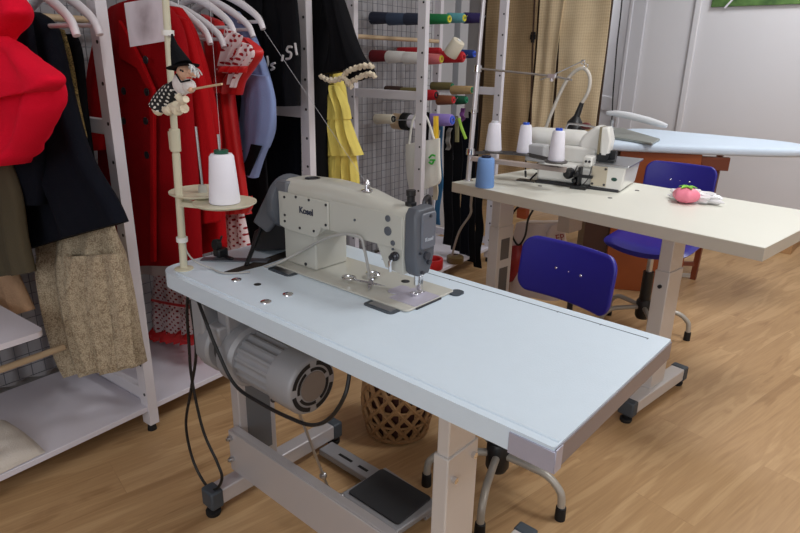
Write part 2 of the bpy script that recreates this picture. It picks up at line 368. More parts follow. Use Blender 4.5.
# ------------------------------------------------------------------ hessian hangings
bur = burlap_mat('pale_hessian', (214, 188, 146), (246, 226, 190)); bur2 = burlap_mat('darker_hessian', (170, 142, 104), (212, 184, 144))  # second material is the same weave in a darker tone
YC = 3.9
def hanging(name, x0, x1, label, wob, ybase=YC, ztop=2.3, zb=.12, slit=None, mt=None):
    m = MB(); rings_f = []; n = 40
    pts = []
    for k in range(n + 1):
        t = k / n; x = x0 + (x1 - x0) * t
        pts.append((x, ybase + wob * math.sin(t * 11 + x0 * 7) * .5))
    rows = []
    for j in range(18):
        z = zb + (ztop - zb) * j / 17; r = []
        for k, (x, y) in enumerate(pts):
            sh = 0
            if slit: sh = slit(k / n, z)
            r.append(Vector((x + sh, y + .010 * math.sin(z * 5 + x * 9), z)))
        r2 = [p + Vector((0, .008, 0)) for p in reversed(r)]
        rows.append(r + r2)
    m.loft(rows)
    o = solo(m, name, mt or bur, label, 'hessian hanging', ((x0 + x1) / 2, ybase, zb), 'hessian sheets on the far wall', ang=60); return o
xg1 = at_y(532, 90, YC).x; xg2 = at_y(557, 60, YC).x; xr = at_y(604, 60, YC).x
hanging('hessian_sheet', -3.0 + .55, xg1 - .012, 'darker hessian sheet hanging behind the end of the white rack', .02, mt=bur2)
hanging('hessian_sheet', xg1 + .012, xg2 - .008, 'narrow strip of tan hessian between the two dark slits', .012,
        slit=lambda t, z: (.05 * t * max(0, (z - 1.25)) if z > 1.25 else 0))
hanging('hessian_sheet', xg2 + .018, xr, 'tan hessian sheet hanging beside the open white door', .012,
        slit=lambda t, z: (-.045 * (1 - t) * max(0, (z - 1.2)) if z > 1.2 else 0))
solo(MB().bx(-2.5, xr, YC + .03, YC + .045, .12, 2.3), 'backing_board', mat('dark_brown_board', (74, 54, 38), .8), 'dark brown board behind the hessian sheets', 'board', (-1.9, YC + .04, .12))
solo(MB().tube([(-2.55, YC, 2.33), (-1.25, YC, 2.33)], .014), 'curtain_rod', light_wood, 'light wooden rod carrying the hessian sheets', 'rod', (-1.9, YC, 2.33))
t = thing('hanging_strap', 'dark strap with a black clip between two hessian sheets', 'strap', (xg1, YC - .03, .7))
a = at_y(536, -20, YC - .02); b = at_y(533, 37, YC - .02); c = at_y(530, 150, YC - .02)
MB().tube(smooth_pts([Vector((a.x, YC - .02, 2.3)), a, b, c]), .008, 8).build('cord', mat('brown_cord', (70, 48, 34), .8), t)
m = MB(); m.box(b, (.05, .014, .04)); m.box(b + Vector((0, 0, -.03)), (.028, .014, .03)); m.box(b + Vector((0, 0, .03)), (.04, .014, .02)); m.build('clip', black_plastic, t, bevel=.003)

# ------------------------------------------------------------------ clothes rack
rack = thing('clothes_rack', 'long white metal clothes rack with low shelves along the left wall', 'clothes rack', rk(.8, .25, 0))
POST = (-.85, 0, .83, 1.645, 2.48); DEP = .5; HT = 1.95
for s_ in POST:
    for d_ in (0, DEP - .045):
        m = MB(); m.rbox(s_ - .017, s_ + .017, d_, d_ + .045, .03, HT)
        n0 = len(m.bm.faces)
        for k in range(16):                       # adjustment holes in the side face
            z = .15 + k * .115; c = rk(s_ - .0172, d_ + .014, z); m.cyl(c, c + E1 * -.0012, .0055, n=10)
        m.bm.faces.ensure_lookup_table()
        for f_ in m.bm.faces[n0:]: f_.material_index = 1
        p = m.build('post', rack_white, rack); p.data.materials.append(dark_steel)
        m = MB(); c = rk(s_, d_ + .0225, 0); m.cyl(c, c + Vector((0, 0, .032)), .016, .012); m.build('foot', black_rubber, p)
    for z0 in (.12, 1.035 if s_ < 1.2 else 1.07, 1.85):
        m = MB(); m.rbox(s_ - .012, s_ + .012, .045, DEP - .045, z0, z0 + (.045 if z0 < 1.8 else .04)); m.build('rung', rack_white, rack, bevel=.002)
for a, b in zip(POST, POST[1:]):
    m = MB(); m.rbox(a + .002, b - .002, .006, DEP, .085, .105); m.build('shelf', shelf_white, rack, bevel=.002)
    if b < 2.4:
        m = MB(); m.tube([rk(a, .25, 1.62), rk(b, .25, 1.62)], .013); m.build('hanging_rail', rack_white, rack)
    m = MB(); m.tube([rk(a, .47, 1.38), rk(b, .47, 1.38)], .012); m.build('wooden_rod', light_wood, rack)
# wire grid per bay, hung on the back posts
for (a, b), nm in zip(zip(POST, POST[1:]), ('behind the black jacket and lace skirt', 'behind the red coats', 'behind the yellow ruffled dress', 'holding the thread spools')):
    m = MB(); n = int((b - a - .05) / .045)
    for k in range(n + 1):
        s_ = a + .025 + (b - a - .05) * k / n; m.tube([rk(s_, .512, .12), rk(s_, .512, 1.92)], .0017, 5)
    for k in range(41):
        z = .12 + k * .045; m.tube([rk(a + .02, .517, z), rk(b - .02, .517, z)], .0017, 5)
    solo(m, 'wire_grid', wire_dark, 'dark wire grid panel on the rack back ' + nm, 'wire grid', rk((a + b) / 2, .515, .12), 'wire grids on the rack')
# pleated pale drape on the wall behind the grids
m = MB(); rows = []
for z in (.08, .6, 1.2, 1.95):
    r = [rk(-1.0 + 3.5 * k / 240, .575 + .016 * math.sin(k * .9) + .006 * math.sin(k * .37), z) for k in range(241)]
    rows.append(r + [p + E2 * .006 for p in reversed(r)])
m.loft(rows); solo(m, 'pleated_drape', mat('pale_grey_drape', (178, 176, 180), .9), 'pale grey pleated drape on the wall behind the wire grids', 'drape', rk(.8, .58, .08), ang=60)

# ------------------------------------------------------------------ cloth helper
def interp_rows(rows, n):
    out = []
    for c in range(len(rows[0])):
        out.append(smooth_pts([r[c] for r in rows], n))
    return list(zip(*out))
def cloth(rows, s, th, amp=.006, k=3.0, ph=0., n=56, sub=6, ends=(.25, .55), crump=0.):
    """a hung garment in rack plane s: rows of pixel-pairs give the two side outlines; closed, with depth and folds"""
    R3 = [(sd(*a, s), sd(*b, s)) for a, b in rows]
    R3 = interp_rows(R3, sub); m = MB(); rings = []
    for j, (A, B) in enumerate(R3):
        t_ = j / (len(R3) - 1); ring = []
        up = min(1, t_ * 3 + ends[0]); thick = th * (ends[1] + (1 - ends[1]) * math.sin(min(1, t_ * 2) * PI / 2))
        for i in range(n):
            a = 2 * PI * i / n; x = math.cos(a); y = math.sin(a)
            P = A.lerp(B, .5 - .5 * x)
            off = thick * (abs(y) ** .6) * (1 if y >= 0 else -1)
            w = amp * up * (math.sin(k * PI * (1 - x) + ph + .8 * t_) + .5 * math.sin(k * 2.3 * PI * (1 - x) + 1.7 + ph - 1.1 * t_)) * (1 - abs(x) ** 6)
            if crump: w += crump * mnoise.noise(P * 14 + Vector((ph, 0, 0)))
            ring.append(P + E1 * (off + w))
        rings.append(ring)
    m.loft(rings); return m
def garment(name, label, cat, rows, s, th, mtl, group=None, **k):
    t = thing(name, label, cat, rk(s, .25, 1.2), group)
    b = cloth(rows, s, th, **k).build('body', mtl, t, ang=80); return t
def gpart(t, name, rows, s, th, mtl, **k): return cloth(rows, s, th, **k).build(name, mtl, t, ang=80)
def strip(t, name, px, s, r, mtl, n=8, flat=1.0, wob=0):
    P = smooth_pts([sd(u, v, s) for u, v in px], 6)
    if wob: P = [p + E1 * (wob * math.sin(i * 1.9)) + Vector((0, 0, wob * math.cos(i * 2.3))) for i, p in enumerate(P)]
    return MB().tube(P, r, n, flat).build(name, mtl, t)

# left bay
t = garment('red_hooded_top', 'bright coral red fleece top bulging out at the top left corner', 'top',
            [((-30, 44), (4, 36)), ((-30, 54), (20, 50)), ((-30, 70), (42, 65)), ((-30, 86), (56, 80)), ((-30, 102), (57, 98)), ((-30, 120), (52, 118)), ((-30, 148), (34, 150)), ((-30, 160), (26, 160)), ((-30, 168), (22, 164))],
            -.30, .055, pink_red, amp=.012, k=1.7, crump=.020, ends=(.6, .5))
gpart(t, 'hood', [((-30, -30), (8, -30)), ((-30, -8), (14, -6)), ((-30, 8), (22, 12)), ((-30, 26), (13, 24)), ((-30, 42), (4, 38)), ((-30, 62), (0, 56))], -.32, .05, pink_red, amp=.004, k=1.5, crump=.014)
gpart(t, 'rolled_fold', [((-30, 58), (4, 36)), ((-30, 72), (26, 52)), ((-30, 88), (46, 68)), ((-30, 98), (57, 79)), ((-30, 106), (48, 90)), ((-30, 112), (10, 96))], -.335, .05, pink_red, amp=.010, k=1.6, crump=.012)
t = garment('black_jacket', 'navy black flared jacket hanging in front of the left white post', 'jacket',
            [((0, 14), (36, 12)), ((-6, 26), (47, 22)), ((-8, 50), (54, 46)), ((-6, 100), (66, 97)), ((4, 160), (84, 155)), ((18, 215), (112, 200)), ((26, 250), (123, 222))],
            -.15, .05, navy_fab, amp=.012, k=2.4)
gpart(t, 'sleeve', [((2, 26), (30, 22)), ((-2, 80), (36, 80)), ((2, 150), (40, 150)), ((6, 200), (42, 205))], -.215, .03, navy_fab, amp=.004, k=1)
t = garment('gold_lace_top', 'gold sequinned lace top showing between two black garments', 'top',
            [((46, 26), (64, 30)), ((54, 60), (72, 62)), ((64, 100), (78, 100)), ((74, 140), (86, 138))], -.075, .012, gold_lace, amp=.004, k=3)
garment('black_dress', 'black dress hanging behind the gold lace top by the left post', 'dress',
        [((54, 34), (76, 34)), ((58, 60), (82, 56)), ((70, 130), (88, 120)), ((88, 200), (98, 195))], -.045, .015, black_fab, amp=.004, k=3)
t = garment('lace_skirt', 'long beige lace skirt hanging below the black jacket', 'skirt',
            [((36, 240), (112, 226)), ((41, 262), (116, 246)), ((47, 290), (121, 270)), ((53, 320), (128, 308)), ((62, 350), (134, 345)), ((72, 371), (138, 366))],
            -.105, .05, lace, amp=.022, k=3.3, sub=8, n=80)
gpart(t, 'lace_flounce', [((66, 256), (117, 254)), ((64, 300), (127, 290)), ((76, 345), (133, 345)), ((84, 368), (136, 364))], -.165, .015, lace, amp=.014, k=3, n=70)
garment('olive_coat', 'dull olive coat hanging at the left edge below the coral red top', 'coat',
        [((-14, 150), (8, 158)), ((-12, 190), (19, 195)), ((-8, 235), (25, 240)), ((0, 275), (32, 272))], -.26, .03, olive_fab, amp=.008, k=2)
garment('fur_vest', 'tan fur garment at the left edge below the olive coat', 'vest',
        [((-12, 240), (2, 245)), ((-12, 280), (16, 276)), ((-10, 322), (32, 310))], -.22, .03, fur, amp=.006, k=2)
m = MB(); m.prism(rrect(-.83, -.285, .03, .46, [.03, .0001, .0001, .03]), .47, .488, lambda a, b, h: rk(a, b, h))
solo(m, 'middle_shelf_board', shelf_white, 'short white shelf board at half height under the tan fur', 'shelf board', rk(-.55, .25, .47), bevel=.003)
a = dd(-6, 372, .2); b = dd(64, 347, .2)
solo(MB().tube([a + (a - b) * .6, b], .011), 'garment_pole', light_wood, 'pale wooden pole under the short middle shelf', 'pole', a)
# cushion on the low shelf
t = thing('seat_cushion', 'cream tufted seat cushion lying on the low left shelf', 'cushion', rk(-.62, .2, .106))
m = MB(); rings = []
S0, S1, Q0, Q1 = -.80, -.35, .008, .29
nx = 22
top = []; bot = []
for i in range(nx + 1):
    r1 = []; r2 = []
    for j in range(nx + 1):
        x = i / nx * 2 - 1; y = j / nx * 2 - 1; e = (1 - x ** 6) * (1 - y ** 6)
        tuft = sum(math.exp(-((x - a) ** 2 + (y - b) ** 2) / .02) for a in (-.45, .45) for b in (-.45, .45))
        h = .036 * max(e, 0) ** .45 * (1 - .42 * tuft) + .004 * mnoise.noise(Vector((x * 4, y * 4, 1)))
        sx = (S0 + S1) / 2 + (S1 - S0) / 2 * x * (1 - .03 * y * y); sy = (Q0 + Q1) / 2 + (Q1 - Q0) / 2 * y * (1 - .03 * x * x)
        r1.append(rk(sx, sy, .112 + max(h, .0))); r2.append(rk(sx, sy, .108))
    top.append(r1); bot.append(r2)
m.loft([t_ + b_[::-1] for t_, b_ in zip(top, bot)])
m.build('cover', fabric('cream_white_cotton', (222, 214, 204)), t, ang=75)
m = MB()
for a in (.25, .72):
    for b in (.25, .72):
        m.sphere(rk(S0 + (S1 - S0) * a, Q0 + (Q1 - Q0) * b, .130), .008)
m.build('tuft_buttons', cream_fab, t)

# bay of red coats
t = garment('red_coat', 'double-breasted red coat with black buttons behind the left white post', 'coat',
            [((112, 8), (150, -4)), ((103, 22), (172, 12)), ((100, 50), (184, 44)), ((100, 110), (190, 110)), ((102, 180), (196, 180)), ((104, 262), (200, 264))],
            .17, .045, red_fabric2, amp=.006, k=1.6)
m = MB(); pl = [sd(u, v, .105) for u, v in ((118, 20), (119, 58), (136, 68), (148, 90), (150, 130), (150, 262), (154, 262), (153, 90), (140, 60), (124, 30))]
m.loft([pl, [p + E1 * .012 for p in pl]]); m.build('lapel', red_fabric, t, bevel=.002)
for u, v in ((146, 60), (124, 91), (147, 92), (146, 121), (124, 121), (147, 155)):
    c = sd(u, v, .098); MB().lathe([(0, 0), (.012, 0), (.012, .003), (.004, .005), (0, .004)], c, 16, Matrix((E2, Vector((0, 0, 1)), -E1)).transposed()).build('button', black_plastic, t)
gpart(t, 'sleeve', [((96, 40), (108, 36)), ((90, 80), (107, 78)), ((90, 120), (106, 120)), ((93, 150), (104, 150))], .09, .03, red_fabric, amp=.002, k=1)
t = garment('red_coat', 'plain red coat hanging behind the witch doll and thread stand', 'coat',
            [((172, 6), (178, 8)), ((170, 22), (186, 22)), ((168, 45), (194, 42)), ((168, 80), (205, 78)), ((170, 130), (216, 128)), ((172, 180), (219, 180)), ((176, 262), (224, 248))],
            .30, .04, red_fabric, amp=.010, k=1.4)
gpart(t, 'sleeve', [((174, 14), (186, 20)), ((178, 50), (194, 46)), ((186, 100), (206, 96)), ((194, 150), (214, 150)), ((196, 200), (218, 198)), ((196, 222), (218, 222))], .235, .025, red_fabric, amp=.004, k=1)
garment('white_underskirt', 'white cotton underskirt edge showing below the red coats', 'skirt',
        [((132, 250), (176, 250)), ((128, 262), (186, 262)), ((128, 272), (190, 276))], .26, .02, white_cloth, amp=.008, k=3)
t = thing('polka_skirt', 'white skirt with red polka dots and red frills under the left of the blue table', 'skirt', rk(.33, .2, .5))
gpart(t, 'upper_tier', [((157, 262), (212, 268)), ((155, 285), (214, 288)), ((153, 304), (216, 306))], .33, .04, polka_wr, amp=.010, k=4)
gpart(t, 'lower_tier', [((155, 300), (216, 304)), ((154, 315), (218, 318)), ((156, 328), (220, 332))], .33, .045, polka_wr, amp=.012, k=4)
gpart(t, 'red_frill', [((155, 325), (222, 329)), ((153, 331), (224, 336)), ((156, 336), (222, 342))], .33, .05, red_satin, amp=.018, k=9, n=140)
strip(t, 'red_trim', [(152, 300), (166, 303), (185, 306), (204, 306), (216, 306)], .265, .006, red_satin)
# flamenco dress
t = garment('flamenco_dress', 'red dress with white polka dot ruffles on a white hanger', 'dress',
            [((202, 14), (222, 22)), ((204, 34), (228, 38)), ((207, 60), (230, 70)), ((212, 120), (236, 120)), ((216, 200), (246, 196)), ((218, 220), (250, 214))],
            .50, .03, red_satin, amp=.008, k=2)
gpart(t, 'polka_ruffle', [((225, 28), (243, 36)), ((223, 42), (240, 46)), ((221, 56), (234, 60)), ((218, 68), (230, 74))], .445, .012, polka_b, amp=.01, k=2)
gpart(t, 'red_ruffle', [((234, 36), (249, 38)), ((238, 48), (262, 52)), ((228, 66), (254, 68)), ((216, 76), (246, 82)), ((220, 92), (241, 95))], .47, .022, red_satin, amp=.016, k=3, crump=.012)
gpart(t, 'polka_ruffle', [((241, 42), (251, 45)), ((235, 56), (254, 56)), ((231, 70), (240, 76)), ((229, 84), (235, 88))], .43, .010, polka_b, amp=.008, k=2)
gpart(t, 'red_bow', [((219, 66), (248, 66)), ((217, 72), (246, 73))], .405, .010, red_satin, amp=.008, k=3)
gpart(t, 'polka_hem', [((219, 208), (242, 208)), ((221, 228), (246, 228)), ((223, 250), (250, 249))], .45, .02, polka_wr, amp=.008, k=3)
gpart(t, 'hem_frill', [((218, 200), (252, 196)), ((217, 208), (252, 206)), ((222, 214), (248, 213))], .43, .02, red_satin, amp=.012, k=5, n=90)
# blue jacket
t = garment('blue_jacket', 'pale blue cotton jacket with a long sleeve and dark cuff band', 'jacket',
            [((226, 8), (238, 12)), ((228, 26), (252, 32)), ((234, 50), (261, 55)), ((238, 70), (267, 73)), ((242, 88), (272, 92)), ((243, 100), (274, 105)), ((240, 130), (274, 130)), ((237, 150), (268, 148))],
            .60, .03, denim, amp=.006, k=1.5)
gpart(t, 'sleeve', [((246, 74), (268, 76)), ((248, 90), (273, 94)), ((246, 120), (274, 120)), ((246, 142), (269, 142)), ((244, 160), (262, 160)), ((247, 172), (256, 178))], .555, .025, denim, amp=.003, k=1)
gpart(t, 'cuff_band', [((251, 144), (262, 146)), ((247, 158), (256, 160)), ((240, 170), (249, 176))], .525, .006, black_fab, amp=.001, k=1)
t = garment('black_shirt', 'black shirt with white embroidered lettering next to the second white post', 'top',
            [((242, -8), (296, -8)), ((256, 40), (299, 40)), ((260, 85), (299, 86)), ((262, 106), (299, 106))], .70, .03, black_fab, amp=.008, k=2)
thr = mat('white_embroidery', (190, 188, 190), .8)
for px in ([(267, 56), (268, 63), (266, 68), (264, 66)], [(275, 63), (271, 65), (274, 68), (271, 70)], [(292, 47), (288, 47), (287, 51), (291, 53), (290, 58), (286, 59)], [(295, 43), (296, 50), (297, 55)], [(283, 55), (282, 61)]):
    strip(t, 'embroidery', px, .645, .0042, thr, 6)
garment('black_coat', 'long black coat hanging beside the blue jacket', 'coat',
        [((214, -10), (262, -10)), ((214, 60), (262, 60)), ((222, 130), (264, 130)), ((240, 190), (268, 190)), ((244, 250), (270, 250))], .66, .012, black_fab, amp=.003, k=2)
garment('black_trousers', 'black trousers hanging behind the lettered black shirt', 'trousers',
        [((250, 0), (300, 0)), ((250, 100), (300, 100)), ((250, 180), (301, 180)), ((250, 262), (301, 262))], .89, .02, navy_fab, amp=.006, k=3)
# second bay: black dress with fringed bell sleeve, yellow ruffled dress
t = garment('black_dress', 'black dress with a bell sleeve edged in cream fringe', 'dress',
            [((312, -12), (336, -12)), ((312, 60), (325, 60)), ((313, 130), (323, 130)), ((314, 200), (325, 200)), ((314, 235), (326, 235))], .93, .05, black_fab, amp=.01, k=2)
gpart(t, 'bell_sleeve', [((322, -14), (338, -14)), ((327, 10), (345, 8)), ((332, 38), (352, 32)), ((328, 60), (361, 54)), ((321, 75), (370, 67))], .90, .045, black_fab, amp=.006, k=2)
for px in ([(320, 76), (328, 80), (336, 80), (343, 78), (348, 82), (352, 87)], [(343, 76), (348, 71), (356, 68), (364, 66), (373, 66)], [(346, 84), (354, 80), (362, 76), (370, 74), (375, 76)]):
    strip(t, 'cream_fringe', px, .80, .0085, cream_fab, 7, wob=.005)
gpart(t, 'cuff_frill', [((344, 70), (366, 62)), ((345, 78), (372, 68)), ((346, 84), (375, 75))], .86, .03, black_fab, amp=.006, k=3)
t = garment('yellow_dress', 'yellow ruffled dress hanging behind the black bell sleeve', 'dress',
            [((322, 30), (334, 30)), ((324, 60), (338, 60)), ((325, 90), (345, 92)), ((328, 150), (352, 152)), ((332, 205), (357, 205))], 1.05, .03, yellow_fab, amp=.008, k=2)
gpart(t, 'ruffle_tier', [((318, 84), (338, 86)), ((322, 104), (347, 104)), ((323, 119), (350, 119))], 1.0, .03, yellow_fab, amp=.012, k=4, n=70)
gpart(t, 'ruffle_tier', [((322, 116), (348, 116)), ((325, 138), (355, 138)), ((327, 155), (362, 155))], 1.0, .035, yellow_fab, amp=.014, k=4, n=70)
gpart(t, 'ruffle_tier', [((326, 152), (355, 152)), ((327, 180), (358, 180)), ((329, 210), (359, 208))], 1.0, .03, yellow_fab, amp=.014, k=4, n=70)
# hangers
def make_hanger(label):
    t = thing('coat_hanger', label, 'hanger', (0, 0, 0), 'white plastic coat hangers')
    pts = [(0, -.225, -.125), (0, -.20, -.085), (0, -.13, -.045), (0, -.05, -.012), (0, 0, 0), (0, .05, -.012), (0, .13, -.045), (0, .20, -.085), (0, .225, -.125)]
    P = smooth_pts(pts, 6); n = len(P)
    MB().tube(P, [.016 - .006 * abs(i / (n - 1) * 2 - 1) for i in range(n)], 10, 1.0).build('shoulder_bar', lip_white, t)
    MB().tube([(0, -.21, -.10), (0, .21, -.10)], .006, 8).build('trouser_bar', lip_white, t)
    h = [(0, 0, 0), (0, 0, .08), (0, 0, .15)] + [(0, .022 * math.sin(a), .186 - .022 * math.cos(a)) for a in [R(x) for x in range(0, 271, 30)]]
    MB().tube(smooth_pts(h, 4), .0035, 8).build('hook', chrome, t)
    return t
hl = [(-.145, 'white plastic hanger holding the navy black jacket', -.045), (-.06, 'white plastic hanger next to the left white post', -.06), (.36, 'white hanger with bare tip beside the plain red coat', -.02),
      (.41, 'white hanger with bare tip just left of the flamenco dress', -.02), (.47, 'white hanger carrying the flamenco dress', 0), (.545, 'white hanger between the flamenco dress and blue jacket', 0), (.585, 'white hanger carrying the pale blue jacket', 0)]
h0 = make_hanger(hl[0][1])
for i, (s_, lb, dz) in enumerate(hl):
    h = h0 if i == 0 else copy_tree(h0)
    h.location = sd(*((78, 37), (98, 36), (212, 45), (222, 48), (236, 36), (252, 38), (262, 30))[i], s_) + E2 * .222 + Vector((0, 0, .128)); h.rotation_euler = (0, 0, RA + R((-1, 1, -2, 2, -2, 1, 1)[i])); h['label'] = lb
# paper sheet pinned on the red coat
t = thing('paper_sheet', 'sheet of white paper with a grey sketch pinned on the red coat', 'paper', sd(145, 25, .03))
P = [sd(u, v, .03) for u, v in ((124, 3), (164, -4), (166, 41), (130, 47))]
m = MB(); m.loft([P, [p + E1 * .0015 for p in P]]); m.build('sheet', paper_mat(), t)

# ------------------------------------------------------------------ spools on the grid of the last bay
TC = {'navy': (40, 46, 66), 'slate': (58, 72, 96), 'white': (232, 230, 226), 'green': (30, 130, 72), 'teal': (96, 166, 176), 'violet': (46, 36, 92), 'maroon': (112, 16, 28), 'pink': (222, 120, 122),
      'red': (190, 26, 38), 'olive': (112, 102, 60), 'brown': (124, 72, 42), 'tan': (176, 148, 104), 'black': (24, 24, 28), 'lilac': (152, 130, 206), 'darkgreen': (22, 84, 58), 'blue': (36, 62, 128), 'cream': (224, 216, 196), 'dkbrown': (66, 46, 38)}
CC = {'white': (240, 240, 238), 'yellow': (226, 214, 60), 'black': (20, 20, 24), 'blue': (60, 96, 214), 'red': (206, 40, 50), 'green': (24, 128, 90), 'navy': (30, 36, 60)}
def tm(c): return mat('thread_' + c, TC[c], .75, 0, .06, 30, .4, 300)
def cm(c): return mat('core_' + c, CC[c], .4)
def spool(px0, px1, v, s, r, col, core, label, tilt=0.0):
    """a cone of thread lying on a grid peg, from pixel column px0 to px1 in rack plane s"""
    a = sd(px0, v, s); b = sd(px1, v + tilt, s); ax = (b - a); L = ax.length; z = ax.normalized()
    x = z.orthogonal().normalized(); y = z.cross(x); rot = Matrix((x, y, z)).transposed()
    t = thing('thread_spool', label, 'thread spool', a, 'thread spools on the wire grid')
    MB().lathe([(r * .3, 0), (r * .96, 0), (r, .004), (r * .86, L - .004), (r * .8, L), (r * .3, L)], a, 22, rot).build('thread', tm(col), t)
    MB().lathe([(r * .34, L * .5), (r * .62, L - .001), (r * .62, L + .006), (r * .34, L + .006), (r * .3, L * .5)], a, 18, rot).build('core', cm(core), t)
    return t
SP = [  # px0, px1, row v, plane s, radius, thread, core, label
    (372, 389, 18, 1.87, .034, 'navy', 'navy', 'navy thread spool at the left of the top row of the grid'),
    (389, 406, 19, 1.87, .034, 'slate', 'navy', 'slate blue thread spool second from left in the top row'),
    (406, 424, 19, 1.87, .032, 'navy', 'navy', 'navy thread spool in the top row just left of the white post'),
    (424, 440, 18, 2.06, .026, 'white', 'white', 'white-ended thread spool in the top row right of the white post'),
    (428, 449, 19, 1.93, .028, 'green', 'yellow', 'green thread spool with yellow core in the top row'),
    (448, 464, 18, 2.1, .028, 'teal', 'yellow', 'teal thread spool with yellow core in the top row'),
    (464, 482, 18, 2.2, .030, 'violet', 'navy', 'dark violet thread spool at the right of the top row'),
    (372, 388, 56, 1.86, .034, 'maroon', 'red', 'maroon thread spool at the left of the second row'),
    (388, 405, 57, 1.86, .034, 'white', 'white', 'white thread spool right of the maroon spool'),
    (405, 424, 58, 1.86, .033, 'white', 'blue', 'white thread spool with a bluish edge left of the white post'),
    (426, 441, 59, 1.92, .030, 'pink', 'yellow', 'pink thread spool with yellow core in the second row'),
    (398, 440, 51, 2.12, .022, 'red', 'red', 'long red thread spool behind the white ones in the second row'),
    (440, 463, 57, 2.12, .034, 'red', 'red', 'red thread spool under the tilted white cone'),
    (458, 474, 54, 2.25, .026, 'blue', 'blue', 'dark blue thread spool at the right of the second row'),
    (386, 402, 90, 1.88, .024, 'dkbrown', 'black', 'dark brown thread spool at the left of the third row'),
    (402, 424, 92, 1.88, .026, 'olive', 'black', 'olive thread spool left of the white post in the third row'),
    (432, 452, 86, 2.16, .024, 'olive', 'green', 'olive green thread spool at the top of the third row'),
    (452, 472, 90, 2.16, .026, 'tan', 'green', 'tan thread spool with green core in the third row'),
    (426, 436, 95, 1.92, .030, 'red', 'black', 'small red thread spool right beside the white post in the third row'),
    (438, 453, 100, 1.95, .028, 'brown', 'red', 'brown thread spool with red core in the third row'),
    (456, 466, 100, 2.1, .026, 'darkgreen', 'green', 'dark green thread spool at the right of the third row'),
    (376, 393, 119, 1.86, .030, 'cream', 'black', 'cream thread spool alone at the left of the lowest row'),
    (431, 452, 120, 1.88, .036, 'lilac', 'blue', 'lilac thread spool with blue core above the white tote bag'),
]
for a in SP: spool(*a)
# reels of tape on a peg
for u0, u1, r, mt, lb in ((394, 403, .046, light_wood, 'tan reel of tape on a peg of the lowest row'), (403, 410, .05, black_rubber, 'black reel of tape on a peg of the lowest row'), (410, 416, .038, shelf_white, 'small white reel next to the black reel')):
    a = sd(u0, 121, 1.96); b = sd(u1, 122, 1.96); z = (b - a).normalized(); x = z.orthogonal().normalized(); rot = Matrix((x, z.cross(x), z)).transposed(); L = (b - a).length
    solo(MB().lathe([(r * .35, 0), (r * .9, 0), (r, .003), (r, L - .003), (r * .9, L), (r * .35, L), (r * .35, 0)], a, 24, rot), 'tape_reel', mt, lb, 'tape reel', a, 'reels of tape on the wire grid')
# the tilted white cone on its peg
a = sd(450, 55, 1.95); b = sd(459, 41, 1.95); ax = b - a; z = ax.normalized(); x = z.orthogonal().normalized(); rot = Matrix((x, z.cross(x), z)).transposed(); L = ax.length
t = thing('thread_spool', 'tilted white thread cone pointing up in the second row', 'thread spool', a, 'thread spools on the wire grid')
MB().lathe([(.006, 0), (.038, 0), (.04, .004), (.036, L - .003), (.034, L), (.01, L + .002)], a, 22, rot).build('thread', tm('cream'), t)
MB().lathe([(.004, L * .6), (.012, L), (.012, L + .006), (.004, L + .006)], a, 16, rot).build('core', cm('white'), t)
# grid pegs
for v, s_, u1 in ((18, 1.87, 424), (19, 1.93, 449), (57, 1.86, 426), (57, 2.12, 466), (91, 1.88, 426), (100, 1.95, 456), (119, 1.86, 395), (121, 1.96, 418), (120, 1.88, 455), (18, 2.1, 466), (18, 2.2, 484), (54, 2.25, 476), (90, 2.16, 474)):
    b = sd(u1, v, s_); q = sd(380, v, s_); a = q + (q - b) * ((.512 - (q - RO).dot(E2)) / (q - b).dot(E2))
    solo(MB().tube([a, b, b + Vector((0, 0, .012)) - E2 * .01], .003, 6), 'grid_peg', steel, 'thin steel peg sticking out of the spool grid', 'peg', a, 'steel pegs of the spool grid')
# straps, belts and zips hung below the spools
straps = [(426, 112, 180, 1.80, .02, black_fab, 'black strap hanging behind the white tote bag'), (440, 118, 225, 1.95, .016, mat('teal_strap', (46, 104, 148), .7), 'blue strap hanging among the black straps'),
          (436, 130, 200, 1.9, .015, cream_fab, 'cream strap hanging between the tote bag and the blue strap'), (449, 118, 245, 2.0, .03, black_fab, 'broad black strap right of the blue strap'),
          (457, 122, 250, 2.08, .032, black_fab, 'broad black belt hanging in the middle of the strap bundle'), (466, 118, 255, 2.15, .034, navy_fab, 'navy strap hanging left of the second thread stand pole'),
          (472, 112, 262, 2.2, .03, black_fab, 'long black strap behind the second thread stand pole'), (449, 128, 150, 1.9, .012, mat('grey_strap', (120, 116, 112), .8), 'short grey strap under the lilac spool'),
          (479, 190, 268, 2.25, .028, black_fab, 'black strap hanging under the corner of the cream table'),
          (463, 108, 122, 1.96, .012, mat('purple_zip', (110, 60, 120), .7), 'short purple zip hanging above the green ribbon')]
for u, v0, v1, s_, wd, mt, lb in straps:
    a = sd(u, v0, s_); b = sd(u - 2, v1, s_); N_ = 14; m = MB(); rings = []
    for k in range(N_ + 1):
        p = a.lerp(b, k / N_) + E1 * (.008 * math.sin(k * .9 + u)) + E2 * (.006 * math.sin(k * .6 + u * .5)); hw = wd
        rings.append([p + E2 * -hw, p + E2 * -hw + E1 * .008, p + E2 * hw + E1 * .008, p + E2 * hw])
    m.loft(rings); solo(m, 'hanging_strap', mt, lb, 'strap', a, 'straps hanging on the spool grid', ang=60)
green_r = mat('lime_ribbon', (150, 196, 60), .6)
P = smooth_pts([sd(u, v, 1.94) for u, v in ((459, 118), (461, 126), (464, 134), (466, 139))], 5)
solo(MB().tube(P, .008, 6, .3), 'ribbon', green_r, 'lime green ribbon hanging among the dark straps', 'ribbon', P[0])
P = smooth_pts([sd(u, v, 1.97) for u, v in ((456, 116), (457, 128), (457, 142))], 5)
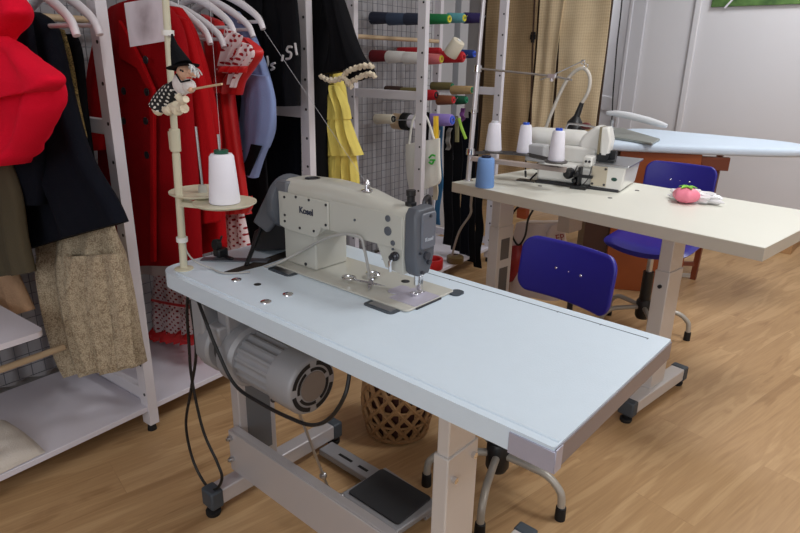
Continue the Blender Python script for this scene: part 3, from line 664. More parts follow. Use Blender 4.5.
solo(MB().tube(P, .012, 6, .3), 'ribbon', mat('khaki_ribbon', (122, 116, 80), .7), 'khaki ribbon hanging left of the lime green ribbon', 'ribbon', P[0])
# tote bag and ruler hung at the third post
t = thing('tote_bag', 'white tote bag with green print hanging at the third white post', 'bag', sd(420, 195, 1.70))
white_bag = fabric('white_canvas', (240, 238, 230), .05)
gpart(t, 'bag_body', [((406, 144), (440, 138)), ((406, 160), (440, 160)), ((408, 182), (441, 178)), ((412, 194), (439, 184))], 1.72, .02, white_bag, amp=.003, k=1.5)
for pts in ([(409, 144), (413, 120), (420, 112), (427, 118), (434, 139)],): strip(t, 'handle', pts, 1.71, .006, white_bag)
grn = mat('green_print_ink', (60, 180, 60), .6)
for pts in ([(429, 158), (432, 155), (435, 156)], [(429, 162), (432, 164), (434, 160)], [(430, 160), (435, 160)]): strip(t, 'green_print', pts, 1.695, .005, grn, 6)
P = [sd(436, v, 1.73) for v in (116, 141)]; m = MB(); m.tube(P, .014, 4, .35)
solo(m, 'ruler', mat('yellow_plastic', (228, 186, 40), .4), 'yellow ruler sticking up from the white tote bag', 'ruler', P[1])
# things on the low shelf of the last bay
ZS = .106
c = at_z(432, 268, ZS); red_pl = mat('red_plastic', (200, 34, 40), .35)
solo(MB().lathe([(.045, 0), (.062, 0), (.064, .01), (.064, .055), (.062, .06), (.05, .06), (.045, .05), (.045, 0)], c, 30), 'tape_roll', red_pl, 'red roll of tape standing on the low shelf', 'tape roll', c)
c = at_z(414, 267, ZS); t = thing('glue_bottle', 'orange and green bottle standing left of the red tape roll', 'bottle', c)
MB().lathe([(0, 0), (.02, 0), (.022, .006), (.022, .06), (0, .062)], c).build('bottle_base', mat('green_label', (90, 170, 120), .5), t)
MB().lathe([(.019, .062), (.024, .065), (.024, .12), (.012, .135), (.01, .15), (0, .15)], c).build('bottle_body', mat('orange_yellow', (222, 160, 40), .45), t)
c = at_z(455, 262, ZS); t = thing('round_tin', 'small brown round tin at the end of the low shelf', 'tin', c)
MB().lathe([(0, 0), (.05, 0), (.052, .004), (.052, .036), (.046, .04), (0, .041)], c).build('tin_body', mat('brass_brown', (112, 92, 58), .4, .3), t)
MB().lathe([(0, .041), (.016, .042), (.016, .05), (0, .052)], c).build('knob', chrome, t)
P = smooth_pts([Vector((-.69, 1.24, .728)), at_y(471, 205, 1.40), at_y(470, 215, 1.45), at_y(459, 232, 1.6), at_y(452, 255, 1.8)], 6)
solo(MB().tube(P, .006, 8), 'power_cable', cord_grey, 'grey cable hanging from the corner of the cream table to the tin', 'cable', P[-1])

# ------------------------------------------------------------------ foreground table
TZ = .74
T1 = thing('sewing_table', 'pale blue topped industrial sewing table in the foreground', 'table', (-.1, .02, 0))
X0, X1, Y0, Y1 = -.668, .476, -.226, .27
m = MB(); m.prism(rrect(X0, X1, Y0, Y1, [.004, .03, .06, .004], 8), TZ - .04, TZ); top = m.build('tabletop', table_blue, T1, bevel=.018, seg=6)
bv = top.modifiers['bevel']; bv.limit_method = 'WEIGHT'; wa = top.data.attributes.new('bevel_weight_edge', 'FLOAT', 'EDGE')
for e in top.data.edges:
    a_, b_ = (top.data.vertices[i].co + T1.location for i in e.vertices)
    if min(a_.z, b_.z) > TZ - .001: wa.data[e.index].value = .06 if min(a_.x, b_.x) > X1 - .005 or min(a_.y, b_.y) > Y1 - .005 else 1.0
m = MB(); m.tube([(X0 + .07, Y0 + .019, TZ - .0015), (X1 - .002, Y0 + .019, TZ - .0015)], .0042, 10); m.build('highlight_bead', table_blue, T1)  # bead added along the rolled front edge to catch a highlight line
m = MB(); m.bx(X1, X1 + .0025, Y0 + .004, Y1 - .002, TZ - .041, TZ - .004); m.build('end_band', table_edge, T1)
m = MB(); m.bx(X1 - .075, X1 + .003, Y0 - .0025, Y0 + .002, TZ - .043, TZ - .006); m.bx(X1 + .0026, X1 + .0045, Y0 - .0025, Y0 + .02, TZ - .043, TZ - .002); m.build('tape_patch', tape_silver, T1, bevel=.001)
m = MB(); m.bx(-.30, .44, Y1 - .030, Y1 - .0285, TZ + .0002, TZ + .0010)
for k in range(8): m.bx(-.262 + k * .1, -.26 + k * .1, Y1 - .034, Y1 - .0275, TZ + .0002, TZ + .0010)
m.build('measuring_line', mat('grey_print', (120, 126, 136), .6), T1)
for u, v in ((236.5, 280), (266, 302), (288, 294.5)):
    c = at_z(u, v, TZ); MB().lathe([(.013, 0), (.0125, .002), (.008, .004), (0, .005)], c, 22).build('cap', chrome, T1)
c = at_z(257.5, 284.5, TZ); MB().cyl(c, c + Vector((0, 0, .0008)), .009).build('cable_hole', black_rubber, T1)
P = [at_z(u, v, TZ + .0006) for u, v in ((224, 272), (252, 263), (300, 246), (306, 250), (262, 266), (230, 274))]
m = MB(); m.loft([[p for p in P], [p + Vector((0, 0, .0008)) for p in P]]); m.build('belt_slot', mat('slot_dark', (42, 34, 28), .8), T1)
# legs of the T-frame
def tframe(root, cx, cy0, cy1, fy0, fy1, zt, mcol, wide=.037, fx=.05, fdx=0.):
    m = MB(); m.bx(cx - wide / 2, cx + wide / 2, cy0, cy1, .085, zt - .17); lower = m.build('leg_sleeve', mcol, root, bevel=.003)
    m = MB(); m.bx(cx - wide / 2 + .004, cx + wide / 2 - .004, cy0 + .005, cy1 - .005, zt - .2, zt); up = m.build('leg_column', mcol, root, bevel=.003)
    m = MB(); m.bx(cx - .03, cx + .03, cy0 - .04, cy1 + .05, zt - .004, zt); m.build('mounting_plate', mcol, up)
    cx = cx + fdx
    m = MB(); m.bx(cx - fx / 2, cx + fx / 2, fy0 + .03, fy1 - .03, .035, .085); foot = m.build('foot_bar', mcol, root, bevel=.004)
    for y in (fy0, fy1):
        s_ = 1 if y == fy0 else -1
        m = MB(); m.bx(cx - fx / 2 - .003, cx + fx / 2 + .003, min(y, y + s_ * .04), max(y, y + s_ * .04), .03, .088); m.build('end_cap', cap_grey, foot, bevel=.006)
        m = MB(); c = Vector((cx, y + s_ * .018, 0)); m.lathe([(.02, 0), (.022, .006), (.022, .014), (.008, .018), (.008, .034), (0, .034)], c, 20); m.build('levelling_foot', black_rubber, foot)
    return lower, foot
lw, ft = tframe(T1, -.558, -.095, .03, -.212, .30, TZ - .04, leg_alu)
m = MB(); m.bx(-.5395, -.5380, -.07, .012, .14, .50); m.build('recess_shade', mat('leg_shadow_grey', (104, 106, 110), .5), lw)  # flat plate; its grey paints the shade in the channel's hollow
lw2, ft2 = tframe(T1, .197, -.12, -.015, -.205, .30, TZ - .04, leg_metal)
for y, z in ((-.10, .475), (-.035, .50)):
    MB().cyl((.2157, y, z), (.224, y, z), .0075, n=6).build('bolt', chrome, lw2)
m = MB(); m.bx(-.552, .205, -.128, -.122, .122, .255); m.bx(-.552, .205, -.122, -.097, .249, .255); m.bx(-.552, .205, -.122, -.097, .122, .128); cb = m.build('cross_bar', leg_alu, T1, bevel=.002)
for z in (.235, .165):
    m = MB(); m.cyl((-.538, -.128, z), (-.538, -.138, z), .009, n=6); m.cyl((-.538, -.136, z), (-.538, -.144, z), .005); m.build('bolt', steel, cb)
# ------------------------------------------------------------------ motor under the table
MT = thing('sewing_motor', 'grey finned electric motor mounted under the blue table', 'motor', (-.33, -.15, .70))
ry = Matrix.Rotation(R(90), 3, 'Y')       # lathe axis along +x
AX = Vector((.024, -.15, .565))
def xl(prof, name, mt, x=0, n=36, c=None, **k): return MB().lathe(prof, (c or AX) + Vector((x, 0, 0)), n, ry).build(name, mt, MT, **k)
mgrey = mat('motor_grey_paint', (150, 150, 154), .45, .1, .04); mdark = mat('motor_dark', (58, 56, 56), .6)
xl([(0, -.075), (.066, -.075), (.0705, -.070), (.0705, 0), (.066, .008), (.062, .010), (0, .010)], 'fan_cover', mgrey, -.18)
m = MB()
for k in range(4):
    for r0, r1 in ((.051, .061), (.039, .046)):
        a0 = R(90 * k + 8 + (20 if r0 < .045 else 0)); a1 = R(90 * k + 78 + (20 if r0 < .045 else 0)); arc = []
        for j in range(9): a = a0 + (a1 - a0) * j / 8; arc.append((r1 * math.cos(a), r1 * math.sin(a)))
        for j in range(8, -1, -1): a = a0 + (a1 - a0) * j / 8; arc.append((r0 * math.cos(a), r0 * math.sin(a)))
        m.prism(arc, 0, .0012, lambda a, b, h: AX + Vector((-.1698 + h, a, b)))
m.build('vent_slots', black_rubber, MT, smooth=False)
MB().lathe([(0, 0), (.036, 0), (.036, .0018), (0, .0018)], AX + Vector((-.17, 0, 0)), 30, ry).build('centre_disc', mat('motor_taupe', (122, 112, 106), .5), MT)
fin = []
for k in range(72):
    a = 2 * PI * k / 72; r = .066 if (k % 4) in (0, 1) else .061; fin.append((r * math.cos(a), r * math.sin(a)))
MB().prism(fin, -.40, -.255, lambda a, b, h: AX + Vector((h, a, b))).build('finned_body', mgrey, MT)
xl([(0, 0), (.076, 0), (.08, .006), (.08, .05), (.072, .06), (0, .06)], 'clutch_housing', mgrey, -.44)
m = MB(); m.bx(-.44, -.395, -.20, -.10, .60, .70); m.bx(-.446, -.40, -.225, -.075, .60, .65); m.build('mounting_bracket', mgrey, MT, bevel=.006)
xl([(0, 0), (.072, 0), (.076, .008), (.076, .045), (.07, .052), (0, .052)], 'pulley_guard', mgrey, -.535)
xl([(0, .0), (.055, .0), (.055, .045), (0, .045)], 'pulley', mdark, -.484)
m = MB(); m.bx(-.535, -.483, -.215, -.10, .53, .695); m.build('guard_arm', mgrey, MT, bevel=.008)
c = AX + Vector((-.26, -.045, -.052)); MB().sphere(c, .007).build('screw', dark_steel, MT)
# treadle rod and pedal
FP = thing('foot_pedal', 'grey foot pedal with black tread under the blue table', 'pedal', (-.2, .15, 0))
pa = R(7)
m = MB(); m.prism([(-.30, .065), (-.075, .055), (-.06, .235), (-.285, .25)], .035, .055); m.build('pedal_plate', mgrey, FP, bevel=.004)
m = MB(); m.prism(rrect(-.285, -.085, .085, .235, .012), .055, .060); m.build('tread', mat('black_tread', (44, 46, 50), .7, 0, .05, 30, .6, 500), FP, bevel=.002)
m = MB(); m.bx(-.53, -.07, .19, .25, .012, .034); bar = m.build('base_rail', mgrey, FP, bevel=.003)
m = MB(); m.bx(-.46, -.40, .212, .222, .034, .0348); m.bx(-.37, -.33, .212, .222, .034, .0348); m.build('rail_slots', black_rubber, bar)
m = MB(); m.tube([(-.32, .055, .05), (-.08, .045, .045)], .010, 10); m.build('hinge_rod', steel, FP)
for x in (-.30, -.10): MB().bx(x - .008, x + .008, .04, .07, 0, .05).build('pivot_support', mgrey, FP)
P = [Vector((-.285, .06, .055)), Vector((-.30, .02, .11)), Vector((-.27, -.12, .50))]
m = MB(); m.tube(P, .004, 8); m.sphere(P[0], .012); m.sphere(P[1].lerp(P[2], .12), .011); m.build('pull_rod', steel, FP)
# black cables looping under the table
def wire(pts, r, name, mt, label, cat='cable', n=8):
    P = smooth_pts(pts, 7); return solo(MB().tube(P, r, n), name, mt, label, cat, P[0])
Yc = -.19
wire([at_y(u, v, Yc) for u, v in ((189, 286), (187, 310), (189, 345), (192, 380), (203, 430), (217, 462), (222, 478), (216, 489), (206, 485), (193, 460), (186, 425), (191, 390), (196, 350), (190, 300))] , .0042, 'power_cable', cord_black, 'black cable hanging in a long loop at the left end of the blue table')
wire([Vector((at_y(197, 304, -.21).x, -.21, .702))] + [at_y(u, v, -.243) for u, v in ((206, 322), (218, 352), (235, 385), (262, 404), (290, 418), (312, 425), (330, 418), (345, 395))] + [Vector((at_y(350, 372, -.215).x, -.215, .702))], .0042, 'power_cable', cord_black, 'black cable sagging in front of the grey motor')

# ------------------------------------------------------------------ sewing machine
SM = thing('sewing_machine', 'beige industrial lockstitch sewing machine on the pale blue table', 'sewing machine', (-.24, .09, TZ))
BZ = TZ + .006
m = MB(); m.prism(rrect(-.476, 0, 0, .178, .012), TZ + .0005, BZ); m.build('bed', machine_beige, SM, bevel=.002)
m = MB(); m.prism(rrect(-.082, -.001, .030, .120, .004), BZ, BZ + .0012); m.prism(rrect(-.115, -.082, .055, .115, .014), BZ, BZ + .0013); m.build('slide_plate', mat('satin_plate', (196, 192, 208), .42, .35, .03), SM)
MB().lathe([(.011, 0), (.011, .0008), (0, .001)], (-.125, .14, BZ), 20).build('bed_hole', dark_steel, SM)
YA, YB = .038, .118
m = MB(); m.prism(rrect(-.468, -.341, YA, .149, .006), BZ, .90); m.build('column', machine_beige, SM, bevel=.004)
# arm: loft along x, with a rounded top
def arm_ring(x, z0, z1, y0, y1, rt=.028):
    pts = [(y0, z0)]
    for k in range(7): a = R(180 - 90 * k / 6); pts.append((y0 + rt + rt * math.cos(a), z1 - rt + rt * math.sin(a)))
    for k in range(7): a = R(90 - 90 * k / 6); pts.append((y1 - rt + rt * math.cos(a), z1 - rt + rt * math.sin(a)))
    pts.append((y1, z0)); return [Vector((x, y, z)) for y, z in pts]
rings = [arm_ring(-.472, .840, .958, YA + .004, .142), arm_ring(-.466, .838, .969, YA, .148), arm_ring(-.34, .838, .976, YA, .147), arm_ring(-.30, .866, .976, YA, .144), arm_ring(-.20, .870, .973, YA, .132), arm_ring(-.13, .870, .964, YA, YB), arm_ring(-.10, .815, .960, YA, YB), arm_ring(-.047, .808, .957, YA, YB), ]
MB().loft(rings).build('arm', machine_beige, SM, bevel=.002)
pl = [(-.475, .845), (-.475, .938), (-.283, .938), (-.283, .890), (-.283, .868), (-.312, .868), (-.322, .850), (-.332, .838), (-.44, .838)]
m = MB(); m.prism([(a, b) for a, b in pl], YA - .008, YA, lambda a, b, h: Vector((a, h, b))); cover = m.build('side_cover', machine_beige, SM, bevel=.002)
for u, v in ((284.5, 197), (296, 197), (309, 200), (326, 205), (326, 225), (314, 231), (300, 228), (285, 221), (285, 215)):
    c = at_y(u, v, YA - .008); MB().cyl(c, c + Vector((0, -.002, 0)), .0034, n=12).build('screw', dark_steel, cover)
ctr = at_y(306, 211.5, YA - .0085)
dkblue = mat('logo_dark_blue', (40, 46, 66), .5)
text_part('Kosel', .0235, dkblue, cover, Matrix.Translation(ctr) @ Matrix.Rotation(R(90), 4, 'X') @ Matrix.Shear('XZ', 4, (0, 0)), 'lettering', bold=.0006)
m = MB(); m.bx(-.283, -.049, YA - .003, YA, .866, .944); m.build('arm_panel', machine_beige, SM, bevel=.0015)
for u, v, r in ((388, 218.5, .0075), (388, 231, .0105), (393, 243, .0062), (393, 249, .003), (355, 220, .003)):
    c = at_y(u, v, YA - .003); MB().lathe([(r, 0), (r, .002), (r * .8, .003), (0, .003)], c, 20, Matrix.Rotation(R(90), 3, 'X')).build('plug', machine_grey, SM)
c = at_y(306, 264, YA); MB().cyl(c, c + Vector((0, -.002, 0)), .0045, n=14).build('plug', dark_steel, SM)
# grey face plate at the needle end
def face(x, a): return [Vector((x, y, z)) for y, z in a]
FY = lambda y: .042 + (y - .042) * .86
FZ = lambda z: .963 - (.963 - z) * .94
fo = [(.042, .946), (.054, .961), (.116, .963), (.129, .948), (.129, .885), (.125, .840), (.114, .812), (.104, .795), (.062, .795), (.049, .806), (.042, .840)]
fo = [(FY(y), FZ(z)) for y, z in fo]
fi = [(y + (.079 - y) * .12, z + (.883 - z) * .05) for y, z in fo]
MB().loft([face(-.047, fo), face(-.022, fo), face(-.016, fi)]).build('face_plate', machine_grey, SM, bevel=.002)
m = MB(); m.prism(rrect(.060, .110, .868, .951, .008), 0, .006, lambda a, b, h: Vector((-.018 + h, a, b))); fp = m.build('face_cover', mat('machine_grey_light', (102, 106, 116), .42), SM, bevel=.003)
text_part('Kosel', .0125, mat('pale_print', (186, 190, 198), .5), fp, Matrix.Translation((-.0115, .085, .890)) @ Matrix.Rotation(R(90), 4, 'Z') @ Matrix.Rotation(R(90), 4, 'X'), 'lettering')
for y, z, r in ((.087, .943, .0035), (.080, .852, .0096), (.089, .835, .0060), (.058, .862, .003), (.066, .815, .004)):
    m = MB(); m.cyl((-.017, y, z), (-.009, y, z), r, n=16); m.build('knob', mat('knob_dark', (54, 56, 64), .45), SM)
# presser bar, needle, foot
m = MB(); m.cyl((-.048, .088, .80), (-.048, .088, .772), .0055); m.cyl((-.048, .102, .80), (-.048, .102, .785), .004); m.build('needle_bar', chrome, SM)
MB().cyl((-.048, .088, .775), (-.048, .088, .7475), .0011, n=8).build('needle', steel, SM)
m = MB(); m.bx(-.053, -.043, .096, .108, .755, .79); m.bx(-.057, -.039, .078, .112, .7474, .751); m.bx(-.053, -.043, .072, .08, .749, .756); m.build('presser_foot', chrome, SM, bevel=.001)
# tension assembly on the front of the head
c = at_y(396, 256, YA - .003)
m = MB(); m.lathe([(.010, 0), (.011, .004), (.008, .006), (.010, .010), (.006, .013), (.006, .019), (0, .02)], c, 22, Matrix.Rotation(R(90), 3, 'X')); m.build('tension_disc', dark_steel, SM)
m = MB(); P = [c + Vector((0, -.012, 0)), c + Vector((-.004, -.016, -.012)), c + Vector((-.004, -.014, -.034))]; m.tube(P, .004, 8); m.build('lever', chrome, SM)
# top furniture: thread posts, spring knob, oil cap
c = Vector((-.195, .075, .972)); m = MB(); m.lathe([(.014, 0), (.014, .003), (.006, .005), (.005, .016), (.008, .018), (.004, .024), (0, .030)], c, 18); m.tube([c + Vector((0, 0, .01)), c + Vector((.02, -.012, .012)), c + Vector((.03, -.016, .004))], .0018, 6); m.build('thread_post', chrome, SM)
c = Vector((-.40, .085, .973)); MB().lathe([(.020, 0), (.020, .002), (.015, .003), (.014, .001), (0, .0012)], c, 24).build('oil_cap', dark_steel, SM)
c = Vector((-.066, .083, .957)); MB().lathe([(.013, 0), (.013, .008), (.009, .010), (.009, .022), (.011, .024), (.011, .036), (0, .037)], c, 20).build('pressure_knob', black_plastic, SM)
m = MB(); m.tube(smooth_pts([(-.045, .105, .956), (-.045, .108, .970), (-.045, .118, .976), (-.045, .124, .968), (-.045, .126, .950)], 5), .0055, 8); m.build('thread_lever', dark_steel, SM)
# hand wheel and belt guard
ryn = Matrix.Rotation(R(-90), 3, 'Y')
MB().lathe([(0, 0), (.045, 0), (.070, .006), (.074, .012), (.074, .028), (.066, .034), (.03, .04), (0, .04)], (-.476, .084, .898), 36, ryn).build('hand_wheel', machine_grey, SM)
gp = []
for k in range(15): a = R(150 - 175 * k / 14); gp.append((.092 + .085 * math.cos(a), .905 + .082 * math.sin(a)))
bg = mat('belt_guard_grey', (98, 100, 106), .45)
# guard: slanted box that runs from the wheel down to the table slot
m = MB()
def xz(u, v, y): q = at_y(u, v, y); return (q.x, q.z)
prof = [xz(u, v, .032) for u, v in ((286, 182), (276, 181), (267, 191), (252, 222), (266, 233), (286, 208))]
m.prism(prof, .032, .135, lambda a, b, h: Vector((a, h, b))); m.build('belt_guard', bg, SM, bevel=.006, seg=3)
m = MB(); m.prism([xz(u, v, .045) for u, v in ((286, 206), (262, 226), (254, 231), (249, 252), (286, 250))], .045, .13, lambda a, b, h: Vector((a, h, b))); m.build('lower_guard', black_plastic, SM, bevel=.004)
m = MB(); m.tube([at_y(261, 228, .04), at_z(246, 266, TZ + .002)], .006, 8); m.build('guard_strut', black_plastic, SM)
# hinge plates let into the table along the bed
for (u0, v0), (u1, v1) in (((366, 303), (396, 313)), ((272, 267), (298, 275))):
    a = at_z(u0, v0, TZ); m = MB(); x = (a.x + at_z(u1, v1, TZ).x) / 2
    m.prism(rrect(x - .045, x + .045, -.032, -.0015, [.0001, .0001, .012, .012]), TZ + .0003, TZ + .0022); h = m.build('hinge_pad', cap_grey, SM)
    m = MB(); m.prism(rrect(x - .034, x + .034, -.022, -.002, .003), TZ + .0022, TZ + .0032); m.build('hinge_plate', steel, h)
m = MB(); m.prism(rrect(-.008, .022, .155, .192, .012), TZ + .0003, TZ + .004); m.build('corner_pad', cap_grey, SM)
m = MB(); m.prism(rrect(-.002, .004, .03, .12, .001), TZ + .0003, TZ + .004); m.build('slide_edge', dark_steel, SM)
# bobbin winder
BW = thing('bobbin_winder', 'black bobbin winder on a grey plate at the back left of the blue table', 'bobbin winder', (-.62, -.03, TZ))
P = at_z(232, 260, TZ)
m = MB(); m.prism([(-.655, -.095), (-.64, -.115), (-.50, .0), (-.515, .025)], TZ + .0004, TZ + .004); m.build('plate', machine_grey, BW)
c = Vector((-.628, -.058, TZ + .004)); m = MB(); m.box(c + Vector((0, 0, .012)), (.03, .03, .024)); m.bx(c.x, c.x + .055, c.y - .004, c.y + .006, TZ + .004, TZ + .012); m.build('bracket', black_plastic, BW, bevel=.003)
m = MB(); m.lathe([(0, -.007), (.015, -.007), (.016, 0), (.015, .007), (0, .007)], c + Vector((-.004, -.008, .034)), 22, Matrix.Rotation(R(80), 3, 'X')); m.build('wheel', black_rubber, BW)
m = MB(); m.tube([c + Vector((0, 0, .04)), c + Vector((.012, .0, .06))], .003, 6); m.build('lever', black_plastic, BW)
# grey cord along the machine with snips
P = [at_z(u, v, TZ + .004) for u, v in ((168, 258), (186, 262), (226, 272))]
wire([at_y(u, v, -.02) for u, v in ((226, 272), (252, 270), (275, 264))] + [at_y(u, v, YA - .012) for u, v in ((300, 252), (320, 241), (335, 235.5), (350, 234), (361, 238))] + [Vector((-.165, .035, .845)), Vector((-.163, .045, .80)), Vector((-.168, .055, .765))], .0035, 'elastic_cord', cord_grey, 'grey cord running along the machine down to the snips')
SN = thing('thread_snips', 'small steel scissors lying on the beige machine bed', 'scissors', (-.17, .05, BZ))
c = Vector((-.165, .055, BZ + .004))
for s_ in (1, -1):
    d1 = Vector((math.cos(R(-20 + s_ * 33)), math.sin(R(-20 + s_ * 33)), 0)); 
    n_ = Vector((-d1.y, d1.x, 0))
    m = MB(); A = c - d1 * .045; rings = [c + d1 * .042 + n_ * .001, c + n_ * .006, A + n_ * .004, A - n_ * .004, c - n_ * .006]; m.loft([[p + Vector((0, 0, .001 + .0015 * s_)) for p in rings], [p + Vector((0, 0, .0035 + .0015 * s_)) for p in rings]]); m.build('blade', chrome, SN)
    rc = A - d1 * .016; m = MB(); ring = [rc + Vector((.017 * math.cos(2 * PI * k / 24), .013 * math.sin(2 * PI * k / 24), .0065)) for k in range(25)]; m.tube(ring, .0035, 8); m.build('finger_ring', chrome, SN)

# ------------------------------------------------------------------ thread stand of the blue table
TS = thing('thread_stand', 'beige two-disc thread stand at the left end of the blue table', 'thread stand', (-.613, -.179, TZ))
b0 = Vector((-.613, -.179, TZ)); tp = Vector((-.585, -.168, 1.53))
def pole(z): return b0.lerp(tp, (z - TZ) / (1.53 - TZ))
m = MB(); m.cyl(b0, pole(1.04), .0095); m.cyl(pole(1.02), tp, .0082); m.build('pole', stand_beige, TS)
m = MB(); m.cyl(pole(1.045), pole(1.10), .0125); m.box(pole(1.07) + Vector((-.012, 0, 0)), (.02, .012, .045)); m.build('joint', stand_beige, TS, bevel=.002)
m = MB(); m.lathe([(.024, 0), (.024, .003), (.013, .006), (0, .006)], b0, 20); m.build('base_flange', stand_beige, TS)
for z_ in (.815, 1.31): MB().cyl(pole(z_), pole(z_ + .012), .0142).build('collar', mat('white_plastic_collar', (228, 226, 222), .4), TS)
c1 = at_z(203, 192, .935); c2 = at_z(225, 203, .928)
for c, r in ((c1, .084), (c2, .076)):
    a = pole(c.z - .012); m = MB(); m.tube([a, Vector((c.x, c.y, c.z - .012))], .010, 4, .5); m.build('bracket_arm', stand_beige, TS)
    m = MB(); m.lathe([(0, -.004), (r * .9, -.004), (r, .001), (r, .004), (r * .93, .002), (.02, 0), (0, 0)], c, 44); d = m.build('spool_disc', stand_beige, TS)
    m = MB(); m.cyl(c, c + Vector((0, 0, .018)), .012, .010); m.build('spindle_base', mat('spindle_grey', (170, 168, 160), .5), d)
    m = MB(); m.cyl(c, c + Vector((-.004, -.002, .165)), .0032, n=10); m.build('spindle', steel, d)
m = MB(); m.tube([pole(1.50), c1 + Vector((0, 0, .57))], .004, 8); m.tube([pole(1.50), c2 + Vector((0, 0, .57))], .004, 8); m.build('guide_arm', steel, TS)
# thread cones (one prototype, then copies)
def make_cone(name, label, mt, core, loc, h=.122, r0=.037, r1=.028):
    t = thing(name, label, 'thread cone', (0, 0, 0), 'standing thread cones')
    MB().lathe([(r0 * .4, .001), (r0 * .97, .001), (r0, .005), (r0 * .4 + r1 * .6, h * .6), (r1, h - .006), (r1 * .85, h), (r1 * .4, h)], (0, 0, 0), 30).build('thread', mt, t, ang=50)
    MB().lathe([(r0 * .85, 0), (r0 * .85, .002), (r1 * .3, h * .7), (r1 * .58, h), (r1 * .58, h + .009), (r1 * .3, h + .009), (r1 * .3, h * .7)], (0, 0, 0), 22).build('core', core, t)
    t.location = loc; return t
make_cone('thread_cone', 'big white thread cone on the beige disc of the near thread stand', thread_white, cone_green, c2 + Vector((0, 0, .001)), .119, .0375, .029)
# threads running up and across
thw = mat('loose_thread', (190, 190, 196), .6)
top2 = c2 + Vector((0, 0, .57))
solo(MB().tube([c2 + Vector((0, 0, .14)), top2], .0004, 5), 'thread_line', thw, 'thin white thread rising from the big white cone', 'thread', c2)
solo(MB().tube([top2, Vector((-.19, .07, .99))], .0004, 5), 'thread_line', thw, 'thin white thread slanting down to the top of the sewing machine', 'thread', top2)
P = smooth_pts([pole(.822) + Vector((.012, 0, 0)), at_y(187, 252, -.17), at_y(196, 262, -.165), at_z(210, 268, TZ + .004), at_z(224, 273, TZ + .004), at_z(250, 272, TZ + .004)], 6)
solo(MB().tube(P, .0022, 6), 'thin_cable', cord_grey, 'thin pale cable curling from the thread stand onto the blue table', 'cable', P[0])
# witch doll tied to the pole
WD = thing('witch_doll', 'small witch doll in a black hat tied to the thread stand pole', 'doll', at_y(178, 100, -.185))
yd = -.205
def wp(u, v, dy=0): return at_y(u, v, yd + dy)
skin = mat('doll_skin', (214, 168, 140), .7)
m = MB(); P = [wp(172, 34), wp(174, 45), wp(178, 56), wp(182, 66)]; m.tube(P, [.002, .008, .016, .023], 20); m.build('hat_cone', black_fab, WD)
bx = (wp(195, 62) - wp(170, 72)).normalized(); by = Vector((0, 1, 0)); bz = bx.cross(by).normalized()
m = MB(); m.lathe([(0, 0), (.034, -.001), (.036, .001), (.02, .004), (0, .005)], wp(183, 67), 26, Matrix((bx, by - bx * by.dot(bx), bz)).transposed()); m.build('hat_brim', black_fab, WD)
m = MB(); m.sphere(wp(185, 73), .018, (1, 1, 1.05)); m.build('head', skin, WD)
m = MB(); m.tube([wp(190, 72, -.012), wp(195, 76, -.02)], [.005, .002], 8); m.build('nose', skin, WD)
m = MB(); 
for dx, dz in ((.004, .004), (.012, .002)): m.sphere(wp(187, 72) + Vector((dx, -.017, dz)), .0022)
m.build('eyes', black_plastic, WD)
m = MB(); m.tube([wp(187, 78, -.017), wp(191, 78, -.014)], .0015, 6); m.build('mouth', red_satin, WD)
hair = mat('white_doll_hair', (206, 206, 206), .9)
m = MB()
for k in range(26):
    a = random.uniform(-1, 1); q = wp(191 + random.uniform(-2, 2), 66 + random.uniform(-2, 4), .01 * a)
    m.tube(smooth_pts([q, q + Vector((.012 + .006 * random.random(), .006 * a, -.004)), q + Vector((.018 + .008 * random.random(), .01 * a, -.016))], 3), .0016, 5)
m.build('hair', hair, WD)
m = MB(); m.sphere(wp(182, 84), .024, (1.05, .8, 1.0)); m.sphere(wp(189, 86, -.008), .017, (1.1, .8, .9)); m.build('blouse', white_cloth, WD)
m = MB(); m.tube([wp(176, 74, -.02), wp(181, 82, -.026), wp(190, 80, -.026)], .002, 6); m.build('collar_ribbon', black_fab, WD)
m = MB(); P = [wp(178, 88), wp(171, 94), wp(166, 102), wp(165, 107)]; m.tube(smooth_pts(P, 4), [.018 + .018 * i / 12 for i in range(13)], 20); m.build('skirt', polka_k, WD)
m = MB(); P = [wp(156 + i * 2.6, 109 + 2.5 * math.sin(i * 1.7), -.012 + .006 * math.cos(i * 2)) for i in range(12)]; m.tube(smooth_pts(P, 4), .010, 10); m.build('petticoat', cream_fab, WD)
m = MB(); m.tube(smooth_pts([wp(178, 96, -.02), wp(182, 101, -.02), wp(186, 99, -.02)], 4), .008, 10); m.tube(smooth_pts([wp(175, 104, -.015), wp(180, 109, -.015), wp(184, 108, -.015)], 4), .0085, 10); m.build('leg', cream_fab, WD)
m = MB(); m.tube([wp(188, 90, -.02), wp(222, 84, -.035)], .0022, 8); m.build('broomstick', light_wood, WD)
m = MB(); m.sphere(wp(191, 90, -.024), .006); m.build('hand', skin, WD)
m = MB(); m.tube([wp(172, 36), pole(1.31)], .0012, 6); m.build('tie_cord', thw, WD)

